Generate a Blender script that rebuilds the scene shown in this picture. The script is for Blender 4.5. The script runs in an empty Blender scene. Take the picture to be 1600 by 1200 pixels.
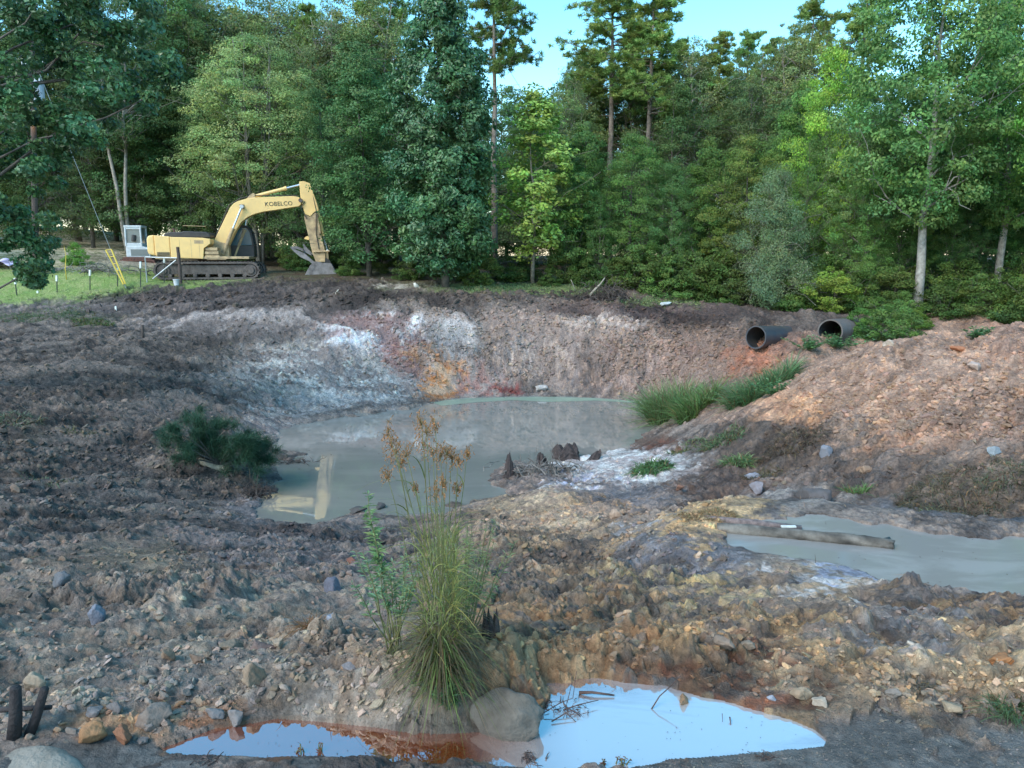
import bpy, bmesh, math, random
import numpy as np
from mathutils import Vector, Matrix, Euler
random.seed(7); RNG = np.random.default_rng(7)
SC = bpy.context.scene; COL = SC.collection
R = math.radians
# ---------------------------------------------------------------- camera, sky, sun, exposure
EYE = 3.53; F = 1164.0; PITCH = math.atan(200/1164.0); CP, SP = math.cos(PITCH), math.sin(PITCH)
cam = bpy.data.objects.new("camera", bpy.data.cameras.new("camera")); COL.objects.link(cam)
cam.location = (0, 0, EYE); cam.rotation_euler = (math.pi/2-PITCH, 0, 0)
cam.data.sensor_width = 36; cam.data.lens = 36*F/1600; cam.data.clip_end = 3000; cam.data.clip_start = .05
SC.camera = cam
SUN_EL, SUN_AZ = R(42), R(222)      # azimuth clockwise from +Y: high behind the camera's left shoulder
W = bpy.data.worlds.new("World"); SC.world = W; W.use_nodes = True
wn = W.node_tree.nodes; wl = W.node_tree.links; wn.clear()
sky = wn.new('ShaderNodeTexSky'); sky.sky_type = 'NISHITA'; sky.sun_disc = False
sky.sun_elevation = SUN_EL; sky.sun_rotation = SUN_AZ; sky.air_density = 1.0; sky.dust_density = .6; sky.ozone_density = 1.0
hs = wn.new('ShaderNodeHueSaturation'); hs.inputs['Hue'].default_value = .477; hs.inputs['Saturation'].default_value = 1.32
bg = wn.new('ShaderNodeBackground'); bg.inputs['Strength'].default_value = .125
wo = wn.new('ShaderNodeOutputWorld')
wl.new(sky.outputs[0], hs.inputs['Color']); wl.new(hs.outputs[0], bg.inputs[0]); wl.new(bg.outputs[0], wo.inputs[0])
sd = bpy.data.lights.new("sun", 'SUN'); sd.energy = .8; sd.angle = R(26); sd.color = (1, .95, .88)
so = bpy.data.objects.new("sun", sd); COL.objects.link(so)
so.rotation_euler = Vector((math.sin(SUN_AZ)*math.cos(SUN_EL), math.cos(SUN_AZ)*math.cos(SUN_EL), math.sin(SUN_EL))).to_track_quat('Z', 'Y').to_euler()
SC.view_settings.view_transform = 'Standard'; SC.view_settings.look = 'None'; SC.view_settings.gamma = 1; SC.view_settings.use_curve_mapping = False
SC.view_settings.exposure = 1.75
SC.cycles.max_bounces = 6; SC.cycles.diffuse_bounces = 3; SC.cycles.glossy_bounces = 3; SC.cycles.transparent_max_bounces = 6
SC.cycles.use_denoising = True

def slope(py):
    v = (600-py)/F
    return (-SP+v*CP)/(CP+v*SP), (CP+v*SP)
def MY(Y): return float(np.interp(Y, MY0, MY1))
MY0 = [0, 5, 9.5, 18.6, 21.5, 24, 28, 35, 42, 50, 5000]; MY1 = [0, 5, 13.8, 27.2, 30.5, 32, 33.6, 36.2, 43, 50.5, 5000]
def fs(p): return float(p[1]/np.interp(p[1], MY1, MY0))
def ptr(px, py, Y):           # point at forward distance Y on a pixel's ray
    s, c = slope(py); return Vector(((px-800)/F/c*Y, Y, EYE+s*Y))
def pt(px, py, Y):
    Y = MY(Y); s, c = slope(py); return Vector(((px-800)/F/c*Y, Y, EYE+s*Y))
def ptz(px, py, z):            # point on the pixel's ray at height z below the eye (z negative)
    s, c = slope(py); return ptr(px, py, z/s)
def project(x, y, z):
    dx, dy, dz = x, y, z-EYE
    d = dy*CP-dz*SP; u = dx; v = dy*SP+dz*CP
    d = np.where(d < .3, .3, d)
    return 800+F*u/d, 600-F*v/d
def S(r, g, b):
    return tuple(((c/255+.055)/1.055)**2.4 if c > 10 else c/255/12.92 for c in (r, g, b))

# ---------------------------------------------------------------- object helpers
def tag(o, label=None, cat=None, group=None, kind=None):
    for k, v in (('label', label), ('category', cat), ('group', group), ('kind', kind)):
        if v: o[k] = v
    return o
def empty(name, loc, rz=0, label=None, cat=None, group=None):
    o = bpy.data.objects.new(name, None); COL.objects.link(o); o.location = loc; o.rotation_euler = (0, 0, rz)
    o.empty_display_size = .2
    return tag(o, label, cat, group)
def link(name, me, parent=None, loc=None):
    o = bpy.data.objects.new(name, me); COL.objects.link(o)
    if parent: o.parent = parent
    if loc is not None: o.location = loc
    return o
class MB:
    """collects numpy pieces into one mesh"""
    def __init__(s): s.v = []; s.f = []; s.c = []; s.n = 0; s.k = []
    def add(s, V, Fc, col=(1, 1, 1)):
        V = np.asarray(V, np.float32).reshape(-1, 3); s.v.append(V)
        for fa in (Fc if isinstance(Fc, list) and len(Fc) and isinstance(Fc[0], np.ndarray) else [Fc]):
            if len(fa) == 0: continue
            if isinstance(fa, np.ndarray): s.f.append(fa.astype(np.int64)+s.n)
            else:
                by = {}
                for q in fa: by.setdefault(len(q), []).append(q)
                for q in by.values(): s.f.append(np.array(q, np.int64)+s.n)
        c = np.asarray(col, np.float32)
        if c.ndim == 1: c = np.tile(c[:3], (len(V), 1))
        s.c.append(c); s.n += len(V); return s
    def tube(s, P, Rr, sides=6, col=(1, 1, 1), cap=True):
        P = np.array([tuple(p) for p in P], float); n = len(P)
        Rr = np.full(n, Rr) if np.isscalar(Rr) else np.array(Rr, float)
        T = np.gradient(P, axis=0) if n > 2 else np.repeat([P[1]-P[0]], 2, 0)
        T /= np.linalg.norm(T, axis=1)[:, None]+1e-9
        ref = np.array([0, 0, 1.]) if abs(T[:, 2]).mean() < .8 else np.array([1., 0, 0])
        A = np.cross(T, ref); A /= np.linalg.norm(A, axis=1)[:, None]+1e-9; B = np.cross(T, A)
        a = np.linspace(0, 2*math.pi, sides, endpoint=False)
        V = P[:, None]+Rr[:, None, None]*(np.cos(a)[None, :, None]*A[:, None]+np.sin(a)[None, :, None]*B[:, None])
        i = np.arange(n-1)[:, None]*sides; j = np.arange(sides)[None]; j2 = (j+1) % sides
        q = np.stack([i+j, i+j2, i+sides+j2, i+sides+j], -1).reshape(-1, 4)
        fs = [q]
        if cap: fs += [np.array([list(range(sides))[::-1]]), np.array([[(n-1)*sides+k for k in range(sides)]])]
        return s.add(V.reshape(-1, 3), fs, col)
    def box(s, lo, hi, col=(1, 1, 1), rot=None, ctr=None):
        x0, y0, z0 = lo; x1, y1, z1 = hi
        V = np.array([(x0, y0, z0), (x1, y0, z0), (x1, y1, z0), (x0, y1, z0), (x0, y0, z1), (x1, y0, z1), (x1, y1, z1), (x0, y1, z1)], float)
        if rot is not None:
            M = np.array(rot.to_matrix()); c = np.array(ctr if ctr is not None else (V.mean(0))); V = (V-c) @ M.T+c
        return s.add(V, np.array([(0, 3, 2, 1), (4, 5, 6, 7), (0, 1, 5, 4), (1, 2, 6, 5), (2, 3, 7, 6), (3, 0, 4, 7)]), col)
    def prism(s, poly, y0, y1, col=(1, 1, 1)):       # poly in (x, z)
        n = len(poly); V = [(x, y0, z) for x, z in poly]+[(x, y1, z) for x, z in poly]
        fs = [tuple(range(n)), tuple(range(2*n-1, n-1, -1))]+[(i, n+i, n+(i+1) % n, (i+1) % n) for i in range(n)]
        return s.add(V, fs, col)
    def build(s, name, m=None, parent=None, smooth=False, loc=None, bevel=0):
        me = bpy.data.meshes.new(name)
        V = np.concatenate(s.v); me.vertices.add(len(V)); me.vertices.foreach_set('co', V.ravel())
        sizes = np.concatenate([np.full(len(f), f.shape[1]) for f in s.f]); idx = np.concatenate([f.ravel() for f in s.f])
        me.loops.add(len(idx)); me.loops.foreach_set('vertex_index', idx.astype(np.int32))
        me.polygons.add(len(sizes)); st = np.concatenate([[0], np.cumsum(sizes)[:-1]])
        me.polygons.foreach_set('loop_start', st.astype(np.int32))
        me.polygons.foreach_set('use_smooth', np.full(len(sizes), smooth))
        me.update(calc_edges=True)
        at = me.color_attributes.new('Col', 'FLOAT_COLOR', 'POINT')
        C4 = np.ones((len(V), 4), np.float32); C4[:, :3] = np.concatenate(s.c); at.data.foreach_set('color', C4.ravel())
        if m: me.materials.append(m)
        me.validate()
        o = link(name, me, parent, loc)
        if bevel:
            b = o.modifiers.new('bevel', 'BEVEL'); b.width = bevel; b.segments = 2; b.limit_method = 'ANGLE'
        return o

# ---------------------------------------------------------------- numpy noise
def _h(ix, iy, k):
    n = (ix.astype(np.int64)*374761393+iy.astype(np.int64)*668265263+k*974634777) & 0x7fffffff
    n = ((n ^ (n >> 13))*1274126177) & 0x7fffffff
    n = ((n ^ (n >> 15))*1103515245+12345) & 0x7fffffff
    return ((n ^ (n >> 16)) & 0xffff)/65535.0
def vn(x, y, k=0):
    ix = np.floor(x); iy = np.floor(y); fx = x-ix; fy = y-iy
    fx = fx*fx*(3-2*fx); fy = fy*fy*(3-2*fy); ix = ix.astype(np.int64); iy = iy.astype(np.int64)
    a = _h(ix, iy, k); b = _h(ix+1, iy, k); c = _h(ix, iy+1, k); d = _h(ix+1, iy+1, k)
    return (a+(b-a)*fx)*(1-fy)+(c+(d-c)*fx)*fy
def fbm(x, y, o=4, k=0):
    t = 0; a = .5; n = 0
    for i in range(o):
        t = t+a*vn(x, y, k+i*17); n += a; a *= .5; x, y = x*1.93+y*.5+3.1, y*1.93-x*.5+7.7
    return t/n
def clods(x, y, k=0, tilt=.6):
    """lumpy soil: per-cell domes with their own height and tilt; returns (height 0..1, cell random)"""
    ix = np.floor(x).astype(np.int64); iy = np.floor(y).astype(np.int64)
    best = np.full(x.shape, -9.0); rid = np.zeros(x.shape)
    for dx in (-1, 0, 1):
        for dy in (-1, 0, 1):
            cx = ix+dx; cy = iy+dy
            a = _h(cx, cy, k); b = _h(cx, cy, k+5); c = _h(cx, cy, k+9); e = _h(cx, cy, k+13); g = _h(cx, cy, k+21)
            qx = x-(cx+a); qy = y-(cy+b); th = g*6.283
            rx = qx*np.cos(th)+qy*np.sin(th); ry = (qy*np.cos(th)-qx*np.sin(th))*(1.2+e)
            d2 = (rx*rx+ry*ry)/(.25+.45*c)**2
            h = (.25+.75*c*c)*(1-d2*d2*.9)+tilt*(rx*(e-.5)+ry*(g-.5))
            m = h > best; best = np.where(m, h, best); rid = np.where(m, a, rid)
    return np.clip(best, 0, None), rid

# ---------------------------------------------------------------- the lie of the land
POND, SIDE, FRONT = -5.15, -3.75, -2.42
CP_PX = [
 # rim and forest edge
 (-250,500,22),(100,480,24),(300,466,26),(450,457,26.5),(600,456,26),(750,459,25.5),(900,470,24.5),(1050,482,22.5),(1150,487,21),
 (560,430,36),(690,448,28),(820,441,33),(950,455,27),(1040,471,25),(1200,480,24),(1300,488,22),(1430,488,21),(1215,494,19.3),(1255,494,18.6),(1240,506,17.9),(1225,512,17.6),(1560,486,21),(690,1085,3.5),(690,1045,3.64),(560,1090,3.52),(450,1088,3.58),(780,1062,3.5),(780,1032,3.64),(740,985,4.6),(560,1010,4.4),(1750,490,21),
 (330,438,35),(240,428,36),(430,438,34),(100,462,28),(100,425,34),(-150,425,34),(-150,462,28),(200,427,35),
 (100,385,50),(200,385,50),(100,356,62),(-150,356,62),(350,410,48),
 # top of the bank
 (150,490,22.5),(260,488,22.5),(400,481,22.6),(550,481,22.2),(700,485,21.8),(850,490,21.5),(1000,498,20.7),(1100,505,19.6),
 (600,545,20.1),(700,550,20.0),(850,550,20.0),(1000,560,18.9),(1100,560,18.0),
 # dark left hump and white bank
 (0,530,18),(0,600,14),(0,700,10.5),(0,800,8),(200,540,18.5),(200,600,15),(200,700,11.5),(200,800,8.6),(300,600,16),(300,700,11.9),
 (380,650,14.6),(380,740,11),(-300,600,14),(-300,800,8),(320,520,20.6),(400,560,19),(500,600,17.8),(450,520,21),
 # foreground
 (0,900,6),(100,900,6.2),(300,850,7.6),(350,800,9.2),(250,950,5.4),(100,1000,4.8),(300,1050,4.05),(100,1080,3.8),(400,1100,3.65),(100,1160,3.28),
 (620,840,8.8),(700,822,9.0),(850,770,9.75),(850,830,8.4),(750,950,5.7),(600,950,5.7),(950,900,6.8),(1100,850,7.6),(1100,790,8.9),
 (1000,1000,4.6),(1300,1000,4.7),(1500,1000,4.85),(1100,1045,4.08),(1400,1080,3.85),(1550,1150,3.42),(1300,1190,3.2),(950,1040,4.08),(1750,1080,3.8),
 (-200,1080,3.7),(500,1050,4.0),
 # right hand mound
 (1240,592,12.5),(1340,547,12.8),(1500,521,12.6),(1600,509,12.3),(1800,500,12),(1200,547,16.8),(1270,540,16.4),(1340,532,17.2),
 (1180,600,15.3),(1100,600,17),(1110,632,14.5),(1030,700,12.5),(1100,680,12),(1150,640,12.8),(1200,640,11.6),(1250,700,10.3),(1200,760,9.6),
 (1350,700,9.6),(1500,700,9),(1600,700,8.6),(1600,600,10.2),(1450,600,10.6),(1300,620,11.3),(1400,780,8.5),(1600,800,8),(1800,700,8.4),
 (900,738,11.7),(820,752,11.2),(1000,720,11.6),(1000,760,10.6),(900,770,10.3),
]
pts = [tuple(pt(*p)) for p in CP_PX]
pts += [tuple(ptz(a, b, POND)) for a, b in ((480,657),(600,641),(675,628),(730,620),(860,618),(1010,626),(1035,650),(430,700),(400,805),(560,802),(640,806),(740,778))]
pts += [(x, y, EYE+z) for x, y, z in (
 (10.9,22.6,-3.3),(15.3,22.5,-3.0),(20.3,21.8,-2.7),(-25,60,.6),(0,60,-.6),(0,45,-.9),(25,60,-.8),(22,42,-1),(45,60,-.8),(-60,60,.8),(0,120,-.5),(-90,120,1.5),(90,120,-.8),
 (-1.6,2.85,-2.41),(-.5,2.8,-2.41),(.5,2.75,-2.41),(0,1.8,-2.2),(0,0,-1.75),(3,1,-1.95),(-3,1,-1.95),(0,-4,-1.6),(0,-30,-1.2),(30,-10,-1.2),(-30,-10,-1.2),(0,-120,-1),(120,0,-1),(-120,0,0),(14,3,-1.9),(-14,3,-1.8),(-18,14,-2.1),(30,20,-1.2),(-30,20,-1.3))]
P = np.array(pts); 
def _wc(x, y):
    r = np.sqrt(x*x+y*y+.6); return np.arctan2(x, np.where(np.abs(y) < 1e-6, 1e-6, y)), np.log(r)
def _emb(x, y):                         # seamless behind the camera: angle as a circle around log radius
    a, s = _wc(x, y); q = 1.0
    return np.stack([np.sin(a)*q, np.cos(a)*q, s], -1)
EP = _emb(P[:, 0], P[:, 1])
def _phi(d2): return np.sqrt(d2+.05**2)
_A = _phi(((EP[:, None]-EP[None])**2).sum(-1)); n_ = len(P)
_M = np.zeros((n_+1, n_+1)); _M[:n_, :n_] = _A-np.eye(n_)*.004; _M[:n_, n_] = 1; _M[n_, :n_] = 1
_w = np.linalg.solve(_M, np.concatenate([P[:, 2], [0]]))
def rbf(x, y):
    sh = x.shape; x = x.ravel(); y = y.ravel(); out = np.empty(len(x))
    for i in range(0, len(x), 60000):
        e = _emb(x[i:i+60000], y[i:i+60000])
        d2 = (e**2).sum(1)[:, None]+(EP**2).sum(1)[None]-2*e @ EP.T
        out[i:i+60000] = _phi(np.maximum(d2, 0)) @ _w[:n_]+_w[n_]
    return out.reshape(sh)
def poly(pxs, z): return np.array([tuple(ptz(a, b, z))[:2] for a, b in pxs])
PONDS = [
 (poly([(655,633),(730,620),(860,618.5),(1010,627),(1035,645),(1018,680),(960,706),(890,722),(840,730),(795,724),(768,738),(778,760),(800,772),(760,780),(720,785),(690,800),(640,808),(560,802),(500,816),(440,819),(400,806),(396,792),(430,765),(424,742),(428,722),(470,718),(425,690),(450,667),(530,652),(600,643),(668,638)], POND), POND, .4, 1.7, .25),
 (poly([(1145,852),(1140,828),(1185,809),(1290,808),(1340,815),(1400,826),(1490,838),(1600,845),(1800,850),(1950,870),(1950,930),(1600,930),(1500,921),(1380,911),(1330,897),(1290,886),(1250,876),(1190,866)], SIDE), SIDE, .15, .8, .2),
 (poly([(250,1170),(330,1142),(440,1122),(560,1135),(690,1147),(800,1142),(850,1115),(862,1085),(850,1068),(950,1062),(1040,1072),(1090,1090),(1160,1108),(1230,1126),(1272,1142),(1292,1158),(1284,1170),(1240,1178),(1180,1183),(1060,1190),(990,1204),(860,1215),(600,1196),(400,1186),(270,1184)], FRONT), FRONT, .10, .22, .12),
]
def sdist(x, y, pg):
    d = np.full(x.shape, 1e9); ins = np.zeros(x.shape, bool)
    for i in range(len(pg)):
        ax, ay = pg[i]; bx, by = pg[(i+1) % len(pg)]; ex, ey = bx-ax, by-ay
        t = np.clip(((x-ax)*ex+(y-ay)*ey)/(ex*ex+ey*ey), 0, 1)
        d = np.minimum(d, (x-ax-t*ex)**2+(y-ay-t*ey)**2)
        c = ((ay > y) != (by > y)) & (x < (bx-ax)*(y-ay)/(by-ay+1e-12)+ax); ins ^= c
    d = np.sqrt(d); return np.where(ins, -d, d)
def sst(a, b, x): t = np.clip((x-a)/(b-a), 0, 1); return t*t*(3-2*t)

# colour / roughness patches painted on the soil: px, py, rx, ry, colour A, colour B, clod size factor, weight, wetness
MUD = (S(88,82,82), S(118,108,104)); 
PATCH = [
 (20,445,150,20,S(122,152,82),S(142,160,100),.04,9,0),(170,432,80,13,S(122,152,82),S(142,160,100),.04,8,0),(280,440,70,7,S(110,140,72),S(130,150,90),.04,5,0),(-200,440,200,30,S(122,152,82),S(142,160,100),.04,9,0),(60,415,160,8,S(150,145,125),S(120,120,90),.05,3,0),(210,413,60,6,S(150,140,125),S(120,115,105),.1,4,0),
 (120,372,200,22,S(175,168,150),S(120,128,85),.1,5,0),(320,425,90,12,S(150,140,125),S(110,104,95),.2,3,0),
 (790,452,110,7,S(128,145,92),S(105,125,72),.12,3.5,0),(620,448,40,5,S(110,115,90),S(150,150,145),.12,2,0),(1050,473,90,6,S(118,138,82),S(98,120,66),.12,3.5,0),
 (560,425,260,14,S(70,72,50),S(60,50,38),.15,2.2,0),(1400,470,300,14,S(60,62,40),S(55,45,32),.2,2.2,0),(1400,430,300,30,S(52,50,34),S(48,40,30),.1,4,0),(800,400,700,26,S(56,54,36),S(50,42,30),.1,2,0),(1250,500,90,14,S(74,64,62),S(90,80,76),1.2,4,0),
 (330,462,170,15,S(52,48,50),S(68,62,64),1.1,5,0),(480,448,110,8,S(56,50,50),S(74,68,66),1.2,4,0),(620,463,260,9,S(54,48,48),S(70,64,62),1.1,4,0),(60,482,190,9,S(84,80,84),S(100,96,98),1,3,0),(300,474,260,12,S(72,68,70),S(88,82,84),1,2.6,0),(650,468,260,18,S(74,68,68),S(98,90,88),1.1,2.6,0),(1000,482,160,16,S(60,50,52),S(78,66,66),1.1,2.4,0),(1150,495,120,16,S(66,54,52),S(56,48,48),1,2,0),
 (60,492,110,10,S(84,104,70),S(82,78,76),.5,2.2,0),(140,500,40,8,S(76,100,62),S(82,78,76),.5,2,0),
 (380,505,170,20,S(104,98,100),S(128,124,128),.9,2.4,.1),(440,630,60,20,S(158,156,160),S(112,104,104),.7,2.2,.3),
 (480,572,130,40,S(172,168,168),S(118,108,108),.7,2.4,.25),(380,590,60,28,S(168,165,166),S(116,106,106),.7,1.9,.25),(560,610,70,24,S(166,164,168),S(114,104,104),.7,1.8,.3),
 (570,520,70,40,S(150,128,132),S(196,196,208),.8,1.7,.1),(620,560,40,36,S(146,98,94),S(170,160,164),.8,1.2,.1),(560,500,60,18,S(140,98,92),S(150,136,136),.8,1.0,0),
 (690,590,26,24,S(186,120,62),S(166,134,110),.7,3.2,.2),(660,555,24,16,S(160,116,80),S(150,124,112),.7,1.2,.1),
 (705,520,40,36,S(150,148,154),S(122,112,112),.45,2.2,.2),(740,590,50,30,S(142,108,104),S(128,118,118),.8,1.4,0),(790,604,26,12,S(134,70,68),S(124,100,98),.8,1.6,.1),
 (850,530,120,44,S(140,126,122),S(112,100,98),1.1,2.0,0),(860,512,50,14,S(156,126,104),S(136,120,112),1.1,.9,0),(812,540,26,22,S(162,162,168),S(140,132,132),.6,1.5,.2),
 (940,500,50,12,S(172,166,168),S(136,124,122),1,1.2,0),(1000,560,110,44,S(136,118,114),S(112,98,94),1.2,2.0,0),(1100,560,90,44,S(136,116,108),S(108,92,88),1.2,1.9,0),
 (1180,560,50,24,S(164,108,84),S(136,98,82),.8,2.6,0),(1230,540,40,16,S(120,84,70),S(96,78,72),.8,1.5,0),(1075,545,40,14,S(150,96,92),S(126,104,100),1,.8,0),
 # left hump
 (150,560,260,70,S(70,66,66),S(92,86,84),.9,2.2,0),(100,660,240,90,S(66,62,62),S(86,80,78),1.2,2.2,0),(330,610,90,50,S(72,62,60),S(92,84,82),.9,1.6,0),
 (230,760,200,70,S(70,67,68),S(90,85,83),.9,2.0,.1),(60,690,60,30,S(96,102,84),S(92,88,92),.8,1,0),(400,660,60,30,S(150,142,142),S(112,104,108),.7,1.1,.1),
 (250,640,50,14,S(156,150,158),S(98,92,96),.8,.8,0),(390,780,50,40,S(134,132,140),S(88,82,84),.9,1.3,.3),(220,720,90,14,S(70,66,74),S(96,92,96),.5,1,.1),
 (230,880,130,26,S(114,104,92),S(92,84,78),.35,2.4,0),(420,860,140,40,S(78,74,78),S(98,92,94),1.1,2.0,.1),(560,840,120,20,S(76,74,78),S(104,98,96),1.1,1.6,.3),
 # foreground rubble
 (120,950,220,60,S(128,118,110),S(100,92,88),1.3,2.2,0),(380,980,200,70,S(134,124,114),S(108,100,96),1.4,2.2,0),(150,1080,220,60,S(140,130,120),S(112,106,104),1.4,2.0,0),(560,1030,90,50,S(138,130,124),S(120,104,90),1.3,1.6,0),
 (150,1165,80,22,S(160,128,98),S(134,106,84),.8,1.6,0),(500,1105,220,20,S(126,104,82),S(112,92,78),.5,1.8,.2),(250,1195,260,12,S(98,100,102),S(82,84,86),.15,2.4,.2),
 (760,1080,90,50,S(116,112,104),S(94,92,88),.5,2.4,0),(830,1130,30,24,S(92,92,92),S(80,78,78),.7,1.4,.2),
 (700,1020,80,40,S(92,84,76),S(76,70,66),.8,1.2,0),
 # middle ground
 (1105,845,50,20,S(190,158,116),S(150,126,96),.9,4,0),(850,800,80,30,S(168,148,124),S(132,114,100),.8,2.2,0),(930,790,50,16,S(160,124,88),S(128,110,98),.8,1.4,0),(760,830,90,30,S(138,120,104),S(92,84,80),1.2,1.6,.1),
 (900,860,150,36,S(98,90,86),S(132,114,94),1.2,2.0,.2),(1090,830,60,20,S(176,150,112),S(140,118,90),1.0,2.4,0),(1010,830,50,12,S(150,152,162),S(112,106,108),.6,1.6,.6),(1050,870,120,20,S(112,114,126),S(78,74,78),.7,1.6,.7),
 (820,930,140,36,S(130,112,92),S(90,84,82),1.3,1.8,.1),(1000,920,140,30,S(106,100,100),S(156,138,100),1.2,1.6,.2),(900,1010,160,36,S(150,124,92),S(134,104,74),1.3,2.0,.1),
 (1130,980,180,36,S(156,130,98),S(108,98,92),1.2,1.8,.2),(1280,920,70,26,S(170,172,180),S(150,128,104),.7,1.4,.5),(1300,895,50,12,S(186,196,208),S(130,128,130),.5,2.0,.8),
 (1250,960,100,24,S(172,144,106),S(120,108,100),1.2,1.4,.1),(1420,1000,70,34,S(140,138,142),S(118,112,112),1,1.8,.2),(1520,1040,160,40,S(172,150,122),S(136,120,104),1.3,2.2,0),(1300,1060,150,30,S(158,134,104),S(128,112,96),1.3,2.0,.1),
 (1500,950,120,16,S(150,122,90),S(78,74,76),1,1.8,.2),(1400,960,80,12,S(74,72,78),S(96,90,90),.9,1.6,.3),(1560,975,90,10,S(84,80,84),S(104,96,92),.9,1.4,.2),(1180,1030,60,16,S(98,62,50),S(140,108,80),1,1,.3),
 (1000,1066,260,8,S(104,72,54),S(118,92,70),.5,2.0,.6),(880,1050,60,14,S(120,78,54),S(134,102,74),.6,1.6,.4),(480,1125,180,9,S(112,66,42),S(120,86,62),.4,2.2,.6),(1130,1100,70,10,S(118,74,52),S(132,104,82),.6,1.8,.5),
 (1400,1160,260,36,S(98,100,102),S(82,84,86),.15,4,.15),(1200,1200,300,14,S(98,100,102),S(82,84,86),.14,3.5,.15),(900,1250,1200,36,S(98,100,102),S(82,84,86),.12,3.5,.1),
 (1540,1120,90,12,S(136,122,110),S(112,106,104),.8,1.8,0),
 # right hand mound
 (1450,580,190,56,S(158,130,114),S(132,108,96),.9,3.4,0),(1350,600,100,40,S(154,126,110),S(130,106,94),.8,2.2,0),(1560,550,100,40,S(156,126,110),S(132,104,92),1.1,2.4,0),(1550,640,130,40,S(144,118,106),S(118,98,88),1.4,2.4,0),
 (1230,635,60,24,S(178,138,108),S(150,112,90),1,2.0,0),(1150,640,70,22,S(150,124,110),S(118,100,92),.9,1.4,0),(1400,680,110,26,S(156,124,106),S(112,96,88),1.2,2.0,0),(1210,690,70,34,S(92,80,74),S(76,68,64),1,2.0,.1),
 (1350,740,130,34,S(112,98,92),S(84,76,74),1.1,2.0,.1),(1540,760,140,40,S(104,90,80),S(80,72,68),1,2.2,.1),(1550,720,80,20,S(150,126,112),S(110,96,90),1.1,1.2,0),(1260,790,70,30,S(90,86,88),S(126,122,122),.9,1.8,.4),
 (1130,760,70,34,S(96,78,70),S(80,70,68),1,1.6,.1),(1110,820,70,16,S(94,90,96),S(150,128,98),.8,1.4,.3),(1400,800,90,16,S(92,92,100),S(78,76,80),.7,2,.6),(1550,820,120,14,S(88,90,98),S(74,76,82),.6,2,.6),
 # spit
 (960,730,90,22,S(184,188,196),S(140,134,140),.6,3.2,.3),(880,750,70,14,S(190,196,208),S(110,104,108),.8,1.8,.3),(810,750,36,22,S(120,104,98),S(92,84,82),1,2,.3),(960,775,80,10,S(112,112,122),S(88,86,92),.6,1.6,.5),
 (1010,690,30,14,S(96,64,52),S(80,66,60),1,2,.1),
]
PA = np.array([p[:4] for p in PATCH], float); PCA = np.array([p[4] for p in PATCH]); PCB = np.array([p[5] for p in PATCH]); PR = np.array([[p[6], p[7], p[8]] for p in PATCH])
def soil(x, y, z, m=None, j1=.5, j2=.5):
    """albedo, clod factor, wetness for every point"""
    px, py = project(x, y, z)
    sc = np.clip(12/np.sqrt(x*x+y*y+1), .6, 4)
    px = px+(fbm(x*1.3, y*1.3, 3, 50)-.5)*90*sc; py = py+(fbm(x*1.3+9, y*1.3+4, 3, 60)-.5)*34*np.where(sc < 1, sc*.35, sc)
    px = px+(fbm(x*6, y*6, 3, 52)-.5)*46*sc; py = py+(fbm(x*6+9, y*6+4, 3, 62)-.5)*22*np.where(sc < 1, sc*.5, sc)
    px = px+(j1-.5)*44*sc; py = py+(j2-.5)*20*np.where(sc < 1, sc*.7, sc)
    N = len(px); col = np.empty((N, 3)); rf = np.empty(N); wt = np.empty(N)
    if m is None: m = sst(.38, .62, fbm(x*2.6+y, y*2.6-x, 4, 70))
    for i in range(0, N, 50000):
        s = slice(i, i+50000)
        d = ((px[s, None]-PA[None, :, 0])/PA[None, :, 2])**2+((py[s, None]-PA[None, :, 1])/PA[None, :, 3])**2
        w = (np.exp(-np.clip(d, 0, 14)*1.1)*PR[None, :, 1])**2.4; tot = w.sum(1)+.05
        mm = m[s, None]
        col[s] = (((w @ PCA)+.05*np.array(MUD[0]))*(1-mm)+((w @ PCB)+.05*np.array(MUD[1]))*mm)/tot[:, None]
        rf[s] = (w @ PR[:, 0]+.05)/tot; wt[s] = (w @ PR[:, 2])/tot
    return col, rf, wt
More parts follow.
